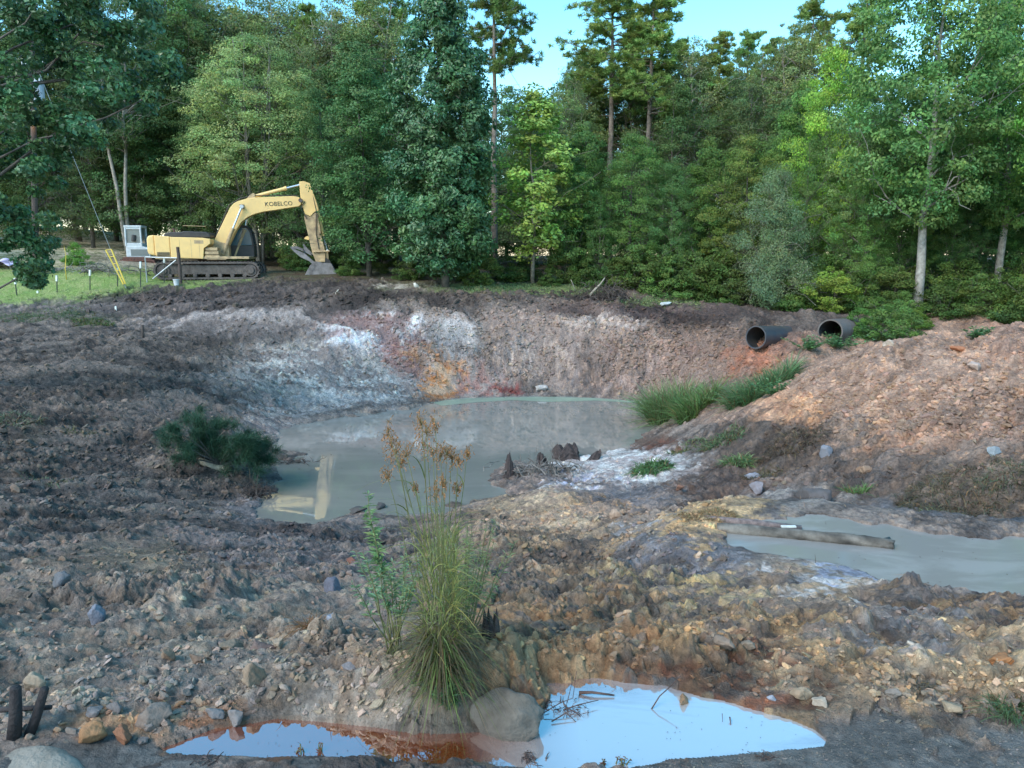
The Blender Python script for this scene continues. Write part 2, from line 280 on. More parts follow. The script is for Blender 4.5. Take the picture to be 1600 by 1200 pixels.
def land(x, y):
    """height, soil colour, wetness: everything the ground sheet is made from"""
    x = np.asarray(x, float); y = np.asarray(y, float)
    r = np.sqrt(x*x+y*y); z = rbf(x, y); near = r < 45
    pc = PONDS[0][0].mean(0); dp = sdist(x, y, PONDS[0][0]); ph = np.arctan2(x-pc[0], y-pc[1])*9
    # slumps and rills run down the dug banks; elsewhere the machine smeared the mud its own way
    bank = sst(.3, 1.5, dp)*(1-sst(7, 10, dp))*sst(17, 22, y)
    warp = (fbm(x*.7, y*.7, 3, 44)-.5)*2.2
    ph = ph+dp*.55; rill = fbm(ph*1.1+warp, dp*.45+3, 4, 41); rill2 = fbm(ph*3.0+warp*2, dp*1.1, 3, 47)
    u_ = x*.80+y*.60; v_ = y*.80-x*.60; smear = fbm(u_*.9+warp*.5, v_*3.6+warp, 4, 48)
    j2_, j1_ = clods(x/.23+2, y/.23, 500)[1], clods(x/.10, y/.10+5, 510)[1]; fine_ = fbm(x*11, y*11, 3, 58)
    m = sst(.43, .57, .30*fine_+.70*np.where(bank > .5, rill*.55+rill2*.45, fbm(x*2.6+y, y*2.6-x, 4, 70)*.55+smear*.45))
    col, rf, wt = soil(x, y, z, m, j1_, j2_)
    patchy = sst(.40, .56, fbm(x*.62+7, y*.62, 3, 77)); keepf = (rf > .3)
    z = z+bank*((rill-.5)*.36+(rill2-.5)*.24)*np.clip(rf*1.4, 0, 1)+(1-bank)*(smear-.5)*.20*np.clip(rf, 0, 1)*np.clip(r/7, .35, 1)
    rdg = 1-np.abs(2*fbm(x*2.3+1, y*2.3, 4, 55)-1)*2.2; rdg = np.clip(rdg, -.2, 1); z = z+(rdg-.5)*.075*np.clip(rf, 0, 1.1)*np.clip(r/6, .4, 1.2)
    wt = np.where(keepf, wt+(1-patchy)*.22, wt); rf = np.where(keepf, rf*(.38+.85*patchy), rf)
    dark = np.where(keepf, .66+.46*sst(.36, .60, smear)*(1-bank)+.46*bank*sst(.35, .6, rill), 1)
    # broad bumps
    z = z+(fbm(x*.8, y*.8, 3, 1)-.5)*.42*np.clip(r/9, .25, 1)*np.clip(rf, .12, 1)+(fbm(x*3.1, y*3.1, 3, 5)-.5)*.13*rf
    sd_ = []
    for pg, lv, dep, w0, k in PONDS:
        xx = x+(fbm(x*2.2, y*2.2, 3, 31)-.5)*.9*(.10 if lv == FRONT else .5 if lv == SIDE else 1); yy = y+(fbm(x*2.2+5, y*2.2, 3, 33)-.5)*.9*(.09 if lv == FRONT else .5 if lv == SIDE else 1)
        d = sdist(xx, yy, pg); L = EYE+lv
        t = sst(0, w0, d); rise = L+.015+d*k
        zo = rise*(1-t)+np.maximum(z, L+.03-np.clip(d-w0, 0, None)*.55)*t
        zi = L-np.minimum(dep, .03-d*.8)
        z = np.where(d < 0, zi, zo); sd_.append(d)
        amp = sst(-w0*.6, w0*.7, d); rf = rf*(.25+.75*amp)
        wt = np.maximum(wt, np.exp(-np.clip(d, 0, None)/(w0*.22))*.75)
    a1 = x*.94+y*.34; b1 = y*.94-x*.34
    wx = (fbm(x*7, y*7, 2, 80)-.5)*.14; wy = (fbm(x*7+3, y*7, 2, 83)-.5)*.14; x2 = x+wx; y2 = y+wy
    h1, i1 = clods(x2/.42, y2/.42, 100); h2, i2 = clods(x2/.19+7, y2/.19, 200); h3, i3 = clods(x2/.085, y2/.085+3, 300)
    h4, i4 = clods(x/.042, y/.042+3, 400)
    big = sst(.35, .8, fbm(x*.8, y*.8, 2, 90)); f1 = np.clip(1-r/60, 0, 1)
    grit = fbm(x*26, y*26, 3, 120)-.5
    s = rf
    z = z+s*(h1*.055*(.25+big)*np.clip(1.15-r/40, .5, 1)+h2*.034*(1+.4*(1-sst(6, 11, r)))+h3*(.024+.008*(1-sst(6, 11, r)))*f1+h4*.015*np.clip(1-r/26, 0, 1)+grit*.034)
    v = 1+s.clip(0, 1)*((i2-.5)*.30+(i3-.5)*.34+(i1-.5)*.16+(i4-.5)*.16*np.clip(1-r/14, 0, 1))
    g_ = col.mean(1, keepdims=True); green = (col[:, 1] > col[:, 0]*1.05)[:, None]; col = np.where(green, col*np.array([1.25, 1.12, 1.15]), (g_+(col-g_)*.84)*np.array([1.88, 1.68, 1.44]))
    v = v*dark
    cav = .70+.42*np.clip(h2*.6+h3*.5+h1*.2, 0, 1)*s.clip(0, 1)+.22*(1-s.clip(0, 1))  # crevice shade painted into the colour: hollows between clods darker
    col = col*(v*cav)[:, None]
    hue = (i3-.5)*s.clip(0, 1)*.16; col = col*np.stack([1+hue, np.ones_like(hue), 1-hue*1.2], -1)
    return z, np.clip(col, .01, .8), np.clip(wt, 0, 1), s
def ground(x, y):
    z, *_ = land(np.array([x]), np.array([y])); return float(z[0])
_Ys = np.exp(np.linspace(math.log(2.2), math.log(70), 900))
def hit(px, py):
    for pg, lv, *_q in PONDS:
        w_ = ptz(px, py, lv)
        if sdist(np.array([w_.x]), np.array([w_.y]), pg)[0] < -.02: return w_
    """where a pixel's ray meets the land"""
    s, c = slope(py); xs = (px-800)/F/c*_Ys; z = rbf(xs, _Ys); d = EYE+s*_Ys-z
    k = np.argmax(d < 0) if (d < 0).any() else len(_Ys)-1
    x, y = xs[k], _Ys[k]; return Vector((x, y, ground(x, y)))

# ---------------------------------------------------------------- materials
def nodes(name):
    m = bpy.data.materials.new(name); m.use_nodes = True; nt = m.node_tree; b = nt.nodes['Principled BSDF']; return m, nt, b
def mat(name, color, rough=.6, metal=0, dirt=None, amt=.5, scale=6, bump=.0, bscale=40, vcol=False, spec=.5):
    m, nt, b = nodes(name); N = nt.nodes; L = nt.links
    b.inputs['Roughness'].default_value = rough; b.inputs['Metallic'].default_value = metal; b.inputs['Specular IOR Level'].default_value = spec
    tc = N.new('ShaderNodeTexCoord'); n = N.new('ShaderNodeTexNoise'); n.inputs['Scale'].default_value = scale; n.inputs['Detail'].default_value = 8
    n.inputs['Roughness'].default_value = .65
    L.new(tc.outputs['Object'], n.inputs['Vector'])
    rp = N.new('ShaderNodeValToRGB'); e = rp.color_ramp.elements
    e[0].position = .5-.18; e[1].position = .5+.18
    d = dirt or tuple(c*.6 for c in color)
    e[0].color = (*[c*(1-amt)+dd*amt for c, dd in zip(color, d)], 1); e[1].color = (*color, 1)
    L.new(n.outputs['Fac'], rp.inputs['Fac']); out = rp.outputs['Color']
    if vcol:
        a = N.new('ShaderNodeAttribute'); a.attribute_name = 'Col'; mx = N.new('ShaderNodeMix'); mx.data_type = 'RGBA'; mx.blend_type = 'MULTIPLY'
        mx.inputs['Factor'].default_value = 1; L.new(out, mx.inputs['A']); L.new(a.outputs['Color'], mx.inputs['B']); out = mx.outputs['Result']
    L.new(out, b.inputs['Base Color'])
    if bump:
        n2 = N.new('ShaderNodeTexNoise'); n2.inputs['Scale'].default_value = bscale; n2.inputs['Detail'].default_value = 6; L.new(tc.outputs['Object'], n2.inputs['Vector'])
        bp = N.new('ShaderNodeBump'); bp.inputs['Distance'].default_value = bump; bp.inputs['Strength'].default_value = .9
        L.new(n2.outputs['Fac'], bp.inputs['Height']); L.new(bp.outputs['Normal'], b.inputs['Normal'])
    return m
def soil_mat():
    m, nt, b = nodes('soil'); N = nt.nodes; L = nt.links
    a = N.new('ShaderNodeAttribute'); a.attribute_name = 'Col'; g = N.new('ShaderNodeNewGeometry')
    def noise(sc, det=5):
        n = N.new('ShaderNodeTexNoise'); n.inputs['Scale'].default_value = sc; n.inputs['Detail'].default_value = det; n.inputs['Roughness'].default_value = .7
        L.new(g.outputs['Position'], n.inputs['Vector']); return n
    n1 = noise(17, 9); mr = N.new('ShaderNodeMapRange'); mr.inputs['From Min'].default_value = .3; mr.inputs['From Max'].default_value = .7
    mr.inputs['To Min'].default_value = .50; mr.inputs['To Max'].default_value = 1.50; L.new(n1.outputs['Fac'], mr.inputs['Value'])
    vm = N.new('ShaderNodeVectorMath'); vm.operation = 'SCALE'; L.new(a.outputs['Color'], vm.inputs[0]); L.new(mr.outputs[0], vm.inputs['Scale'])
    L.new(vm.outputs[0], b.inputs['Base Color'])
    n2 = noise(60, 6); n3 = noise(9, 8)
    ad = N.new('ShaderNodeMath'); ad.operation = 'MULTIPLY_ADD'; ad.inputs[1].default_value = 2.6; L.new(n3.outputs['Fac'], ad.inputs[0]); L.new(n2.outputs['Fac'], ad.inputs[2])
    bp = N.new('ShaderNodeBump'); bp.inputs['Distance'].default_value = .030; L.new(ad.outputs[0], bp.inputs['Height'])
    L.new(bp.outputs['Normal'], b.inputs['Normal'])
    # wetness (attribute) lowers the roughness in patches
    w = N.new('ShaderNodeAttribute'); w.attribute_name = 'wet'; r = N.new('ShaderNodeMapRange'); r.inputs['To Min'].default_value = .95; r.inputs['To Max'].default_value = .34
    mu = N.new('ShaderNodeMath'); mu.operation = 'MULTIPLY'; L.new(w.outputs['Fac'], mu.inputs[0]); n4 = noise(5); m2 = N.new('ShaderNodeMapRange'); m2.inputs['From Min'].default_value = .4; m2.inputs['From Max'].default_value = .6
    L.new(n4.outputs['Fac'], m2.inputs['Value']); m2.inputs['To Min'].default_value = .3; m2.inputs['To Max'].default_value = 1.2; L.new(m2.outputs[0], mu.inputs[1])
    L.new(mu.outputs[0], r.inputs['Value']); L.new(r.outputs[0], b.inputs['Roughness']); b.inputs['Specular IOR Level'].default_value = .35
    return m
M_SOIL = soil_mat()

# ---------------------------------------------------------------- ground sheet (one sheet, finest near the viewpoint)
def ground_sheet():
    ang = np.concatenate([np.linspace(-math.pi, -R(50), 46, endpoint=False), np.linspace(-R(50), -R(37), 60, endpoint=False),
                          np.linspace(-R(37), R(37), NA, endpoint=False), np.linspace(R(37), R(50), 60, endpoint=False), np.linspace(R(50), math.pi, 46)])
    rr = np.concatenate([[.02, .3, .6, 1, 1.4, 1.8], np.exp(np.linspace(math.log(2.1), math.log(2.9), 50, endpoint=False)),
                         np.exp(np.linspace(math.log(2.9), math.log(35), NR, endpoint=False)), np.exp(np.linspace(math.log(35), math.log(75), 170, endpoint=False)),
                         np.exp(np.linspace(math.log(75), math.log(1500), 30))])
    A, Q = np.meshgrid(ang, rr); x = (np.sin(A)*Q).ravel(); y = (np.cos(A)*Q).ravel()
    z = np.empty(len(x)); c = np.empty((len(x), 3)); w = np.empty(len(x))
    for i in range(0, len(x), 200000):
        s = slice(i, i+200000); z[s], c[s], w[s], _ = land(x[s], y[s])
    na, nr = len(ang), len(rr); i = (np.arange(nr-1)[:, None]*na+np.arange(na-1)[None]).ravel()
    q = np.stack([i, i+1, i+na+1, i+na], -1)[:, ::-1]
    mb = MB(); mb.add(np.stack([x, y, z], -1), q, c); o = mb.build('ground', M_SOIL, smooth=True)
    at = o.data.attributes.new('wet', 'FLOAT', 'POINT'); at.data.foreach_set('value', w.astype(np.float32))
    tag(o, 'churned bare mud and clay ground around the dug pond', 'ground', kind='structure'); return o
import os
NA, NR = 1150, 1050
ground_sheet()

# ---------------------------------------------------------------- water
def water_mat(name, col, ior, rough, bump, scale, patch=None, prange=(.5, .62), pr=.3, east=False):
    m, nt, b = nodes(name); N = nt.nodes; L = nt.links
    b.inputs['Base Color'].default_value = (*col, 1); b.inputs['IOR'].default_value = ior; b.inputs['Roughness'].default_value = rough
    g = N.new('ShaderNodeNewGeometry'); n = N.new('ShaderNodeTexNoise'); n.inputs['Scale'].default_value = scale; n.inputs['Detail'].default_value = 3
    mp = N.new('ShaderNodeMapping'); mp.inputs['Scale'].default_value = (.6, 1.2, 1); L.new(g.outputs['Position'], mp.inputs[0]); L.new(mp.outputs[0], n.inputs['Vector'])
    bp = N.new('ShaderNodeBump'); bp.inputs['Distance'].default_value = bump; L.new(n.outputs['Fac'], bp.inputs['Height']); L.new(bp.outputs['Normal'], b.inputs['Normal'])
    if patch:
        n2 = N.new('ShaderNodeTexNoise'); n2.inputs['Scale'].default_value = .9; n2.inputs['Detail'].default_value = 9; n2.inputs['Roughness'].default_value = .62; n2.inputs['Distortion'].default_value = .6
        m3 = N.new('ShaderNodeMapping'); m3.inputs['Scale'].default_value = (.7, 1.6, 1); L.new(g.outputs['Position'], m3.inputs[0]); L.new(m3.outputs[0], n2.inputs['Vector'])
        r = N.new('ShaderNodeMapRange'); r.inputs['From Min'].default_value = prange[0]; r.inputs['From Max'].default_value = prange[1]; r.clamp = True; L.new(n2.outputs['Fac'], r.inputs['Value'])
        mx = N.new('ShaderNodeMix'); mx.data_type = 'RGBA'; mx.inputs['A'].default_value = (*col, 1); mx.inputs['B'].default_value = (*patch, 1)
        if east:       # pale film at one end of the puddle; its white also paints paler sky reflection
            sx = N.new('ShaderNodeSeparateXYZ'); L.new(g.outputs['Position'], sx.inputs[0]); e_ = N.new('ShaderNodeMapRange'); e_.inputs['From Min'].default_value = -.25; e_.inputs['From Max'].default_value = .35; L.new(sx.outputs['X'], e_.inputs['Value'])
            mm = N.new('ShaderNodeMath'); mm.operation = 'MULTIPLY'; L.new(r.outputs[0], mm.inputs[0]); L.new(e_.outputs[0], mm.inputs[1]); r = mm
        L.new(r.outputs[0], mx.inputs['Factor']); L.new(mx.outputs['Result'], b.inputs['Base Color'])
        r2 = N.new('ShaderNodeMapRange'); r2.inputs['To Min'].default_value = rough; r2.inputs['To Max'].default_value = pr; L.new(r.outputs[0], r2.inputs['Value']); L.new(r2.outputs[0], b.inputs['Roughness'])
    return m
def water(name, label, k, m, grow):
    pg, lv = PONDS[k][0], PONDS[k][1]; c = pg.mean(0)
    me = bpy.data.meshes.new(name); bm = bmesh.new(); vs = []
    n = len(pg); 
    for i in range(n):
        a, b, d = pg[i-1], pg[i], pg[(i+1) % n]; t = d-a; t /= np.linalg.norm(t)+1e-9; nn = np.array([t[1], -t[0]])
        if k == 0 or True:
            area = sum(pg[j][0]*pg[(j+1) % n][1]-pg[(j+1) % n][0]*pg[j][1] for j in range(n))
            if area < 0: nn = -nn
        p = b+nn*grow; vs.append(bm.verts.new((p[0], p[1], EYE+lv)))
    f = bm.faces.new(vs); bmesh.ops.triangulate(bm, faces=[f]); bmesh.ops.recalc_face_normals(bm, faces=bm.faces[:])
    if bm.faces[:][0].normal.z < 0: bmesh.ops.reverse_faces(bm, faces=bm.faces[:])
    bm.to_mesh(me); me.materials.append(m); o = link(name, me); tag(o, label, 'water', kind='structure'); return o
water('pond_water', 'murky grey green pond water at the bottom of the dug basin', 0, water_mat('pond_murk', S(130,129,121), 2.8, .012, .0004, 3, S(138,135,127), (.45, .6), .07), .6)
water('side_puddle_water', 'flat grey puddle with a log lying in it', 1, water_mat('puddle_murk', S(140,136,130), 1.6, .08, .001, 5, S(152,148,142), (.48, .6), .25), .35)
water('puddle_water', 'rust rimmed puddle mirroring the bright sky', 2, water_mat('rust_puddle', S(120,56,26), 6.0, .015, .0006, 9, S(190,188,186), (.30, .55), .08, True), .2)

# ---------------------------------------------------------------- foliage
def leaf_mat(name, trans=.35, rough=.55, gloss=.25):
    m, nt, b = nodes(name); N = nt.nodes; L = nt.links
    a = N.new('ShaderNodeAttribute'); a.attribute_name = 'Col'; oi = N.new('ShaderNodeObjectInfo')
    mx = N.new('ShaderNodeMix'); mx.data_type = 'RGBA'; mx.blend_type = 'MULTIPLY'; mx.inputs['Factor'].default_value = 1
    L.new(a.outputs['Color'], mx.inputs['A']); L.new(oi.outputs['Color'], mx.inputs['B'])
    L.new(mx.outputs['Result'], b.inputs['Base Color']); b.inputs['Roughness'].default_value = rough; b.inputs['Specular IOR Level'].default_value = gloss
    t = N.new('ShaderNodeBsdfTranslucent'); L.new(mx.outputs['Result'], t.inputs['Color']); ms = N.new('ShaderNodeMixShader'); ms.inputs[0].default_value = trans
    L.new(b.outputs[0], ms.inputs[1]); L.new(t.outputs[0], ms.inputs[2]); L.new(ms.outputs[0], N['Material Output'].inputs['Surface'])
    return m
M_LEAF = leaf_mat('leaf'); M_GLOSSY = leaf_mat('glossy_leaf', .2, .38, .5)
M_BARK = mat('bark', (.16, .145, .125), .9, dirt=(.05, .045, .04), amt=.9, scale=5, bump=.02, bscale=18, vcol=True)
M_DEAD = mat('dead_wood', (.30, .28, .25), .85, dirt=(.10, .085, .07), amt=.8, scale=8, bump=.01, vcol=True)
def unit(a): return a/(np.linalg.norm(a, axis=-1, keepdims=True)+1e-9)
def leaves(mb, Pn, Nn, size, aspect=.5, col=(.06, .09, .03), rg=RNG, jit=.25, droop=0.):
    """diamond leaves at points Pn facing Nn"""
    n = len(Pn); Nn = unit(Nn); T = unit(np.cross(Nn, rg.normal(size=(n, 3)))); T[:, 2] -= droop; T = unit(T); Bn = np.cross(Nn, T)
    s = (np.asarray(size)*rg.uniform(.6, 1.3, n))[:, None]
    V = np.stack([Pn-T*s*.5, Pn+Bn*s*aspect*.5+Nn*s*.08, Pn+T*s*.5, Pn-Bn*s*aspect*.5+Nn*s*.08], 1).reshape(-1, 3)
    q = np.arange(n*4).reshape(n, 4)
    c = np.asarray(col, float); c = np.tile(c, (n, 1)) if c.ndim == 1 else c
    c = c*rg.uniform(1-jit, 1+jit, (n, 1))*np.stack([rg.uniform(.85, 1.2, n), np.ones(n), rg.uniform(.8, 1.15, n)], -1)
    mb.add(V, q, np.repeat(c, 4, 0)); return mb
def clumps(mb, C, cr, nl, size, aspect, col, rg, up=.55, flat=.6, jit=.25, axis=None, cj=.28):
    """leaf clumps round centres C; axis: the trunk line, so outer leaves face outwards"""
    n = len(C); cr = np.broadcast_to(np.asarray(cr, float), (n,)); nl = int(nl)
    ci = np.repeat(np.arange(n), nl); g = rg.normal(size=(n*nl, 3)); g = g/np.maximum(np.linalg.norm(g, axis=1, keepdims=True), .01)*rg.uniform(.25, 1, (n*nl, 1))**.5
    Pn = C[ci]+g*cr[ci][:, None]*np.array([1, 1, flat])
    out = C[ci].copy(); out[:, 2] = 0
    if axis is not None: out[:, :2] -= axis
    Nn = unit(out)*.45+np.array([0, 0, up])+g*.5+rg.normal(size=g.shape)*.45
    cc = np.asarray(col, float)*rg.uniform(1-cj, 1+cj, (n, 1))*np.stack([rg.uniform(.82, 1.2, n), np.ones(n), rg.uniform(.85, 1.15, n)], -1)
    return leaves(mb, Pn, Nn, size, aspect, cc[ci], rg, jit)
def bent(a, b, sag, n=5, wig=.05, rg=RNG):
    a = np.array(a, float); b = np.array(b, float); t = np.linspace(0, 1, n)[:, None]; L = np.linalg.norm(b-a)
    p = a*(1-t)+b*t; p[:, 2] += (sag*L*4*t*(1-t))[:, 0]; w = rg.normal(size=p.shape)*wig*L/n; w[0] = w[-1] = 0; return p+w
BARKC = (1, .97, .92)
def broad_tree(name, H, Rm, prof, seed, nclump=330, cr=.62, nl=120, size=.17, aspect=.55, col=(.05, .085, .03), t0=.15, stems=1, tr=.17, limbs=34,
               m=None, up=.55, flat=.6, bark=BARKC, lump=.35, inner=.25, spread=.3, bare=0, lean=0.):
    rg = np.random.default_rng(seed); root = empty(name, (0, 0, 0))
    tk = MB(); st = []
    for k in range(stems):
        a = rg.uniform(0, 6.28) if stems > 1 else 0; dx = np.array([math.cos(a), math.sin(a), 0])*spread*H*.5*(stems > 1)
        n = 9; t = np.linspace(0, 1, n)[:, None]; P_ = dx*(t**1.2)+np.array([lean*H, 0, H*.95])*t+dx*.12; P_[1:, :2] += np.cumsum(rg.normal(size=(n-1, 2))*.012*H*.6, 0)
        P_[0, 2] = -.3; st.append(P_); tk.tube(P_, tr*(1.18-np.linspace(0, 1, n)**.8*1.06)*(1 if stems == 1 else .62), 9, bark)
    C = []; 
    while len(C) < nclump:
        t = rg.uniform(t0, 1); a = rg.uniform(0, 6.283); pr = prof((t-t0)/(1-t0))
        if rg.uniform() > pr+.08: continue
        lum = 1+lump*math.sin(3*a+7*t+seed)*math.cos(9*t+2*a)+rg.normal()*.06
        rad = Rm*pr*lum*(rg.uniform(.72, 1) if rg.uniform() > inner else rg.uniform(.1, .7))
        C.append((math.cos(a)*rad+lean*H*t, math.sin(a)*rad, H*t))
    C = np.array(C); crs = cr*rg.uniform(.6, 1.35, len(C))
    for c in C[rg.permutation(len(C))[:limbs]]:
        s_ = st[rg.integers(len(st))]; hz = max(.12*H, c[2]-np.linalg.norm(c[:2])*.7); k = int(np.clip(hz/(H*.95)*8, 1, 7)); f = np.clip(hz/(H*.95)*8-k, 0, 1)
        a0 = s_[k]*(1-f)+s_[min(k+1, 8)]*f; r0 = tr*.34*(1-.6*k/8); tk.tube(bent(a0, c, .05, 6, .25, rg), np.linspace(r0, .012, 6), 5, bark, cap=False)
        for _ in range(2): tk.tube(bent((a0+c)/2, c+rg.normal(size=3)*cr*1.3, .03, 4, .25, rg), np.linspace(r0*.45, .008, 4), 4, bark, cap=False)
    for _ in range(bare):
        c = C[rg.integers(len(C))]*np.array([1.12, 1.12, 1.0]); s_ = st[rg.integers(len(st))]; k = int(np.clip((c[2]-.6*np.linalg.norm(c[:2]))/(H*.95)*8, 1, 7)); pp = bent(s_[k], c, .06, 6, .35, rg)
        tk.tube(pp, np.linspace(.05, .015, 6), 4, (1.9, 1.8, 1.65), cap=False)
        for _ in range(4):
            q = pp[rg.integers(2, 6)]; tk.tube(bent(q, q+rg.normal(size=3)*.7+np.array([0, 0, .3]), .02, 4, .3, rg), np.linspace(.018, .006, 4), 3, (1.9, 1.8, 1.65), cap=False)
    cr_ = MB(); clumps(cr_, C, crs, nl, size, aspect, col, rg, up, flat)
    tk.build('trunk', M_BARK, root, smooth=True); o = cr_.build('crown', m or M_LEAF, root); root['h'] = H; return root
def pine_tree(name, H, seed, bare=.55, Lm=2.6, nlimb=60, col=(.055, .085, .03), tr=.17, bark=(1.9, 1.7, 1.55), tufts=15, fade=1.0):
    rg = np.random.default_rng(seed); root = empty(name, (0, 0, 0)); tk = MB(); cn = MB()
    n = 9; t = np.linspace(0, 1, n); P_ = np.stack([np.cumsum(rg.normal(size=n)*.035), np.cumsum(rg.normal(size=n)*.035), t*H], -1); P_[0, :] = (0, 0, -.3)
    tk.tube(P_, tr*(1.1-t*.95), 9, bark); tc = []
    for i in range(nlimb):
        u = bare+(1-bare)*((i+rg.uniform())/nlimb); a = rg.uniform(0, 6.283); L = Lm*(1-(u-bare)/(1-bare)*.72)*rg.uniform(.45, 1.15); z = u*H
        b0 = np.array([np.interp(z, P_[:, 2], P_[:, 0]), np.interp(z, P_[:, 2], P_[:, 1]), z]); e = b0+np.array([math.cos(a)*L, math.sin(a)*L, L*rg.uniform(-.05, .38)])
        pp = bent(b0, e, -.06, 6, .2, rg); tk.tube(pp, np.linspace(.045, .012, 6), 4, bark, cap=False)
        for k in range(tufts):
            f = rg.uniform(.42, 1.02); c = pp[min(5, int(f*5))]*(1)+rg.normal(size=3)*np.array([.26, .26, .10])*(.5+L*.35); tc.append(c)
            if k % 3 == 0: tk.tube([pp[min(5, int(f*5))], c], [.012, .006], 3, bark, cap=False)
    for i in range(6 if bare > .3 else 0):
        z = H*rg.uniform(.3, bare); a = rg.uniform(0, 6.28); L = rg.uniform(.3, 1.3); b0 = np.array([np.interp(z, P_[:, 2], P_[:, 0]), np.interp(z, P_[:, 2], P_[:, 1]), z])
        tk.tube(bent(b0, b0+np.array([math.cos(a)*L, math.sin(a)*L, L*.1]), .03, 4, .2, rg), np.linspace(.03, .008, 4), 3, bark, cap=False)
    C = np.array(tc); nn = 38; ci = np.repeat(np.arange(len(C)), nn); D = unit(rg.normal(size=(len(ci), 3))+np.array([0, 0, .55])); Ln = rg.uniform(.13, .27, (len(ci), 1))
    A = C[ci]+rg.normal(size=D.shape)*.05; sd_ = unit(np.cross(D, rg.normal(size=D.shape)))*.022; V = np.stack([A-sd_, A+sd_, A+D*Ln], 1).reshape(-1, 3)
    cc = np.array(col)*rg.uniform(.7, 1.3, (len(C), 1))*np.stack([rg.uniform(.85, 1.3, len(C)), np.ones(len(C)), np.ones(len(C))], -1)
    cn.add(V, np.arange(len(V)).reshape(-1, 3), np.repeat(cc[ci]*rg.uniform(.8, 1.2, (len(ci), 1)), 3, 0))
    tk.build('trunk', M_BARK, root, smooth=True); cn.build('crown', M_LEAF, root); root['h'] = H; return root
def copy_tree(o, parent=None):
    c = o.copy(); COL.objects.link(c)
    if parent: c.parent = parent
    for ch in list(o.children):
        copy_tree(ch, c)
    return c
PROTO_USED = set()
def use(proto):
    if proto.name not in PROTO_USED: PROTO_USED.add(proto.name); return proto
    return copy_tree(proto)
def plant(proto, px, Y, top=None, wid=1.0, rot=None, tint=(1, 1, 1), label=None, cat='tree', group=None, scale=None, sink=0, name=None):
    o = use(proto); Y = MY(Y); tint = (tint[0]*2.55, tint[1]*2.6, tint[2]*2.05); x = (px-800)/F*Y/slope(440)[1]; zg = float(rbf(np.array([x]), np.array([Y]))[0])
    k = scale if scale else (EYE+slope(top)[0]*Y-zg)/proto['h']
    o.location = (x, Y, zg-sink); o.rotation_euler = (0, 0, rot if rot is not None else random.uniform(0, 6.28)); o.scale = (k*wid, k*wid, k)
    if name: o.name = name
    for ch in o.children:
        if ch.name.startswith(('crown', 'foliage')): ch.color = (*tint, 1)
    if 'group' in o.keys(): del o['group']
    tag(o, label, cat, group); return o
dome = lambda t: math.sin(min(1, max(0, t))**.75*math.pi)**.6 if 0 < t < 1 else 0
column = lambda t: min(1, (t+.04)*7)*min(1, (1.02-t)*2.4)**.7*.95
cone = lambda t: min(1, (t+.03)*9)*(1.02-t)**.8
low = lambda t: min(1, (t+.1)*5)*min(1, (1.03-t)*1.7)**.75
T_DARK = [broad_tree('woodland_tree', 13, 2.7, column, 11, 300, .62, 130, .16, .55, (.05, .085, .035), .06, limbs=26, tr=.14, bare=3, lump=.5),
          broad_tree('woodland_tree', 13, 3.0, dome, 12, 280, .74, 140, .14, .5, (.055, .088, .034), .10, limbs=30, tr=.15, flat=.42, lump=.5, bare=2),
          broad_tree('woodland_tree', 13, 3.1, low, 13, 320, .58, 130, .12, .5, (.05, .08, .032), .03, limbs=30, tr=.14, lump=.65, bare=4),
          broad_tree('woodland_tree', 13, 2.9, column, 14, 200, .85, 150, .18, .32, (.062, .085, .04), .05, limbs=50, tr=.14, lump=.7, flat=.35, up=.8, bare=5)]
T_TALL = [broad_tree('woodland_tree', 17, 3.2, dome, 21, 250, .7, 120, .18, .55, (.06, .09, .04), .32, limbs=40, tr=.17, bark=(1.6, 1.6, 1.55), bare=3),
          broad_tree('woodland_tree', 17, 2.8, dome, 22, 220, .6, 90, .15, .5, (.065, .09, .045), .38, limbs=46, tr=.21, stems=2, spread=.1, bark=(2.5, 2.45, 2.3), bare=7)]
T_PINE = [pine_tree('pine_tree', 18, 31), pine_tree('pine_tree', 18, 32, .42, 2.4, 64), pine_tree('pine_tree', 18, 33, .6, 3.3, 40, tufts=22)]
T_WISP = broad_tree('multi_stem_tree', 12, 4.0, dome, 41, 430, .66, 130, .13, .38, (.115, .15, .075), .22, stems=6, tr=.15, limbs=24, bark=(1.7, 1.7, 1.6), spread=.16, bare=5, flat=.42, up=.9)
T_MAG = broad_tree('evergreen_broadleaf_tree', 13.2, 2.25, column, 51, 520, .46, 120, .19, .5, (.045, .085, .045), .04, limbs=30, tr=.16, m=M_GLOSSY, lump=.3, flat=.75, up=.35)
T_LIME = broad_tree('slender_tree', 9, 1.35, lambda t: min(1, t*3+.3)*min(1, (1.03-t)*2)**.7, 61, 130, .46, 80, .17, .6, (.115, .17, .05), .14, limbs=24, tr=.075, bark=(2.0, 1.9, 1.7), lump=.5)
T_CEDAR = broad_tree('willowy_tree', 6.4, 2.1, lambda t: min(1, (t+.05)*5)*(1.03-t)**.55, 71, 360, .42, 130, .10, .3, (.085, .12, .075), .03, limbs=70, tr=.07, flat=.9, up=.8, lump=.6, bark=(1.6, 1.6, 1.5), bare=3)
T_BIG = broad_tree('grey_trunked_tree', 15, 3.6, dome, 81, 330, .66, 120, .17, .6, (.065, .115, .045), .22, limbs=18, tr=.215, bark=(3.0, 3.1, 3.1), lump=.4)
T_SHRUB = [broad_tree('understory_shrub', 2.6, 1.5, low, 91, 90, .38, 110, .12, .55, (.06, .10, .035), .0, limbs=14, tr=.04, stems=4, spread=.5),
           broad_tree('understory_shrub', 2.6, 1.3, dome, 92, 80, .36, 100, .13, .45, (.075, .11, .04), .0, limbs=12, tr=.04, stems=3, spread=.5)]
rr_ = random.Random(5)
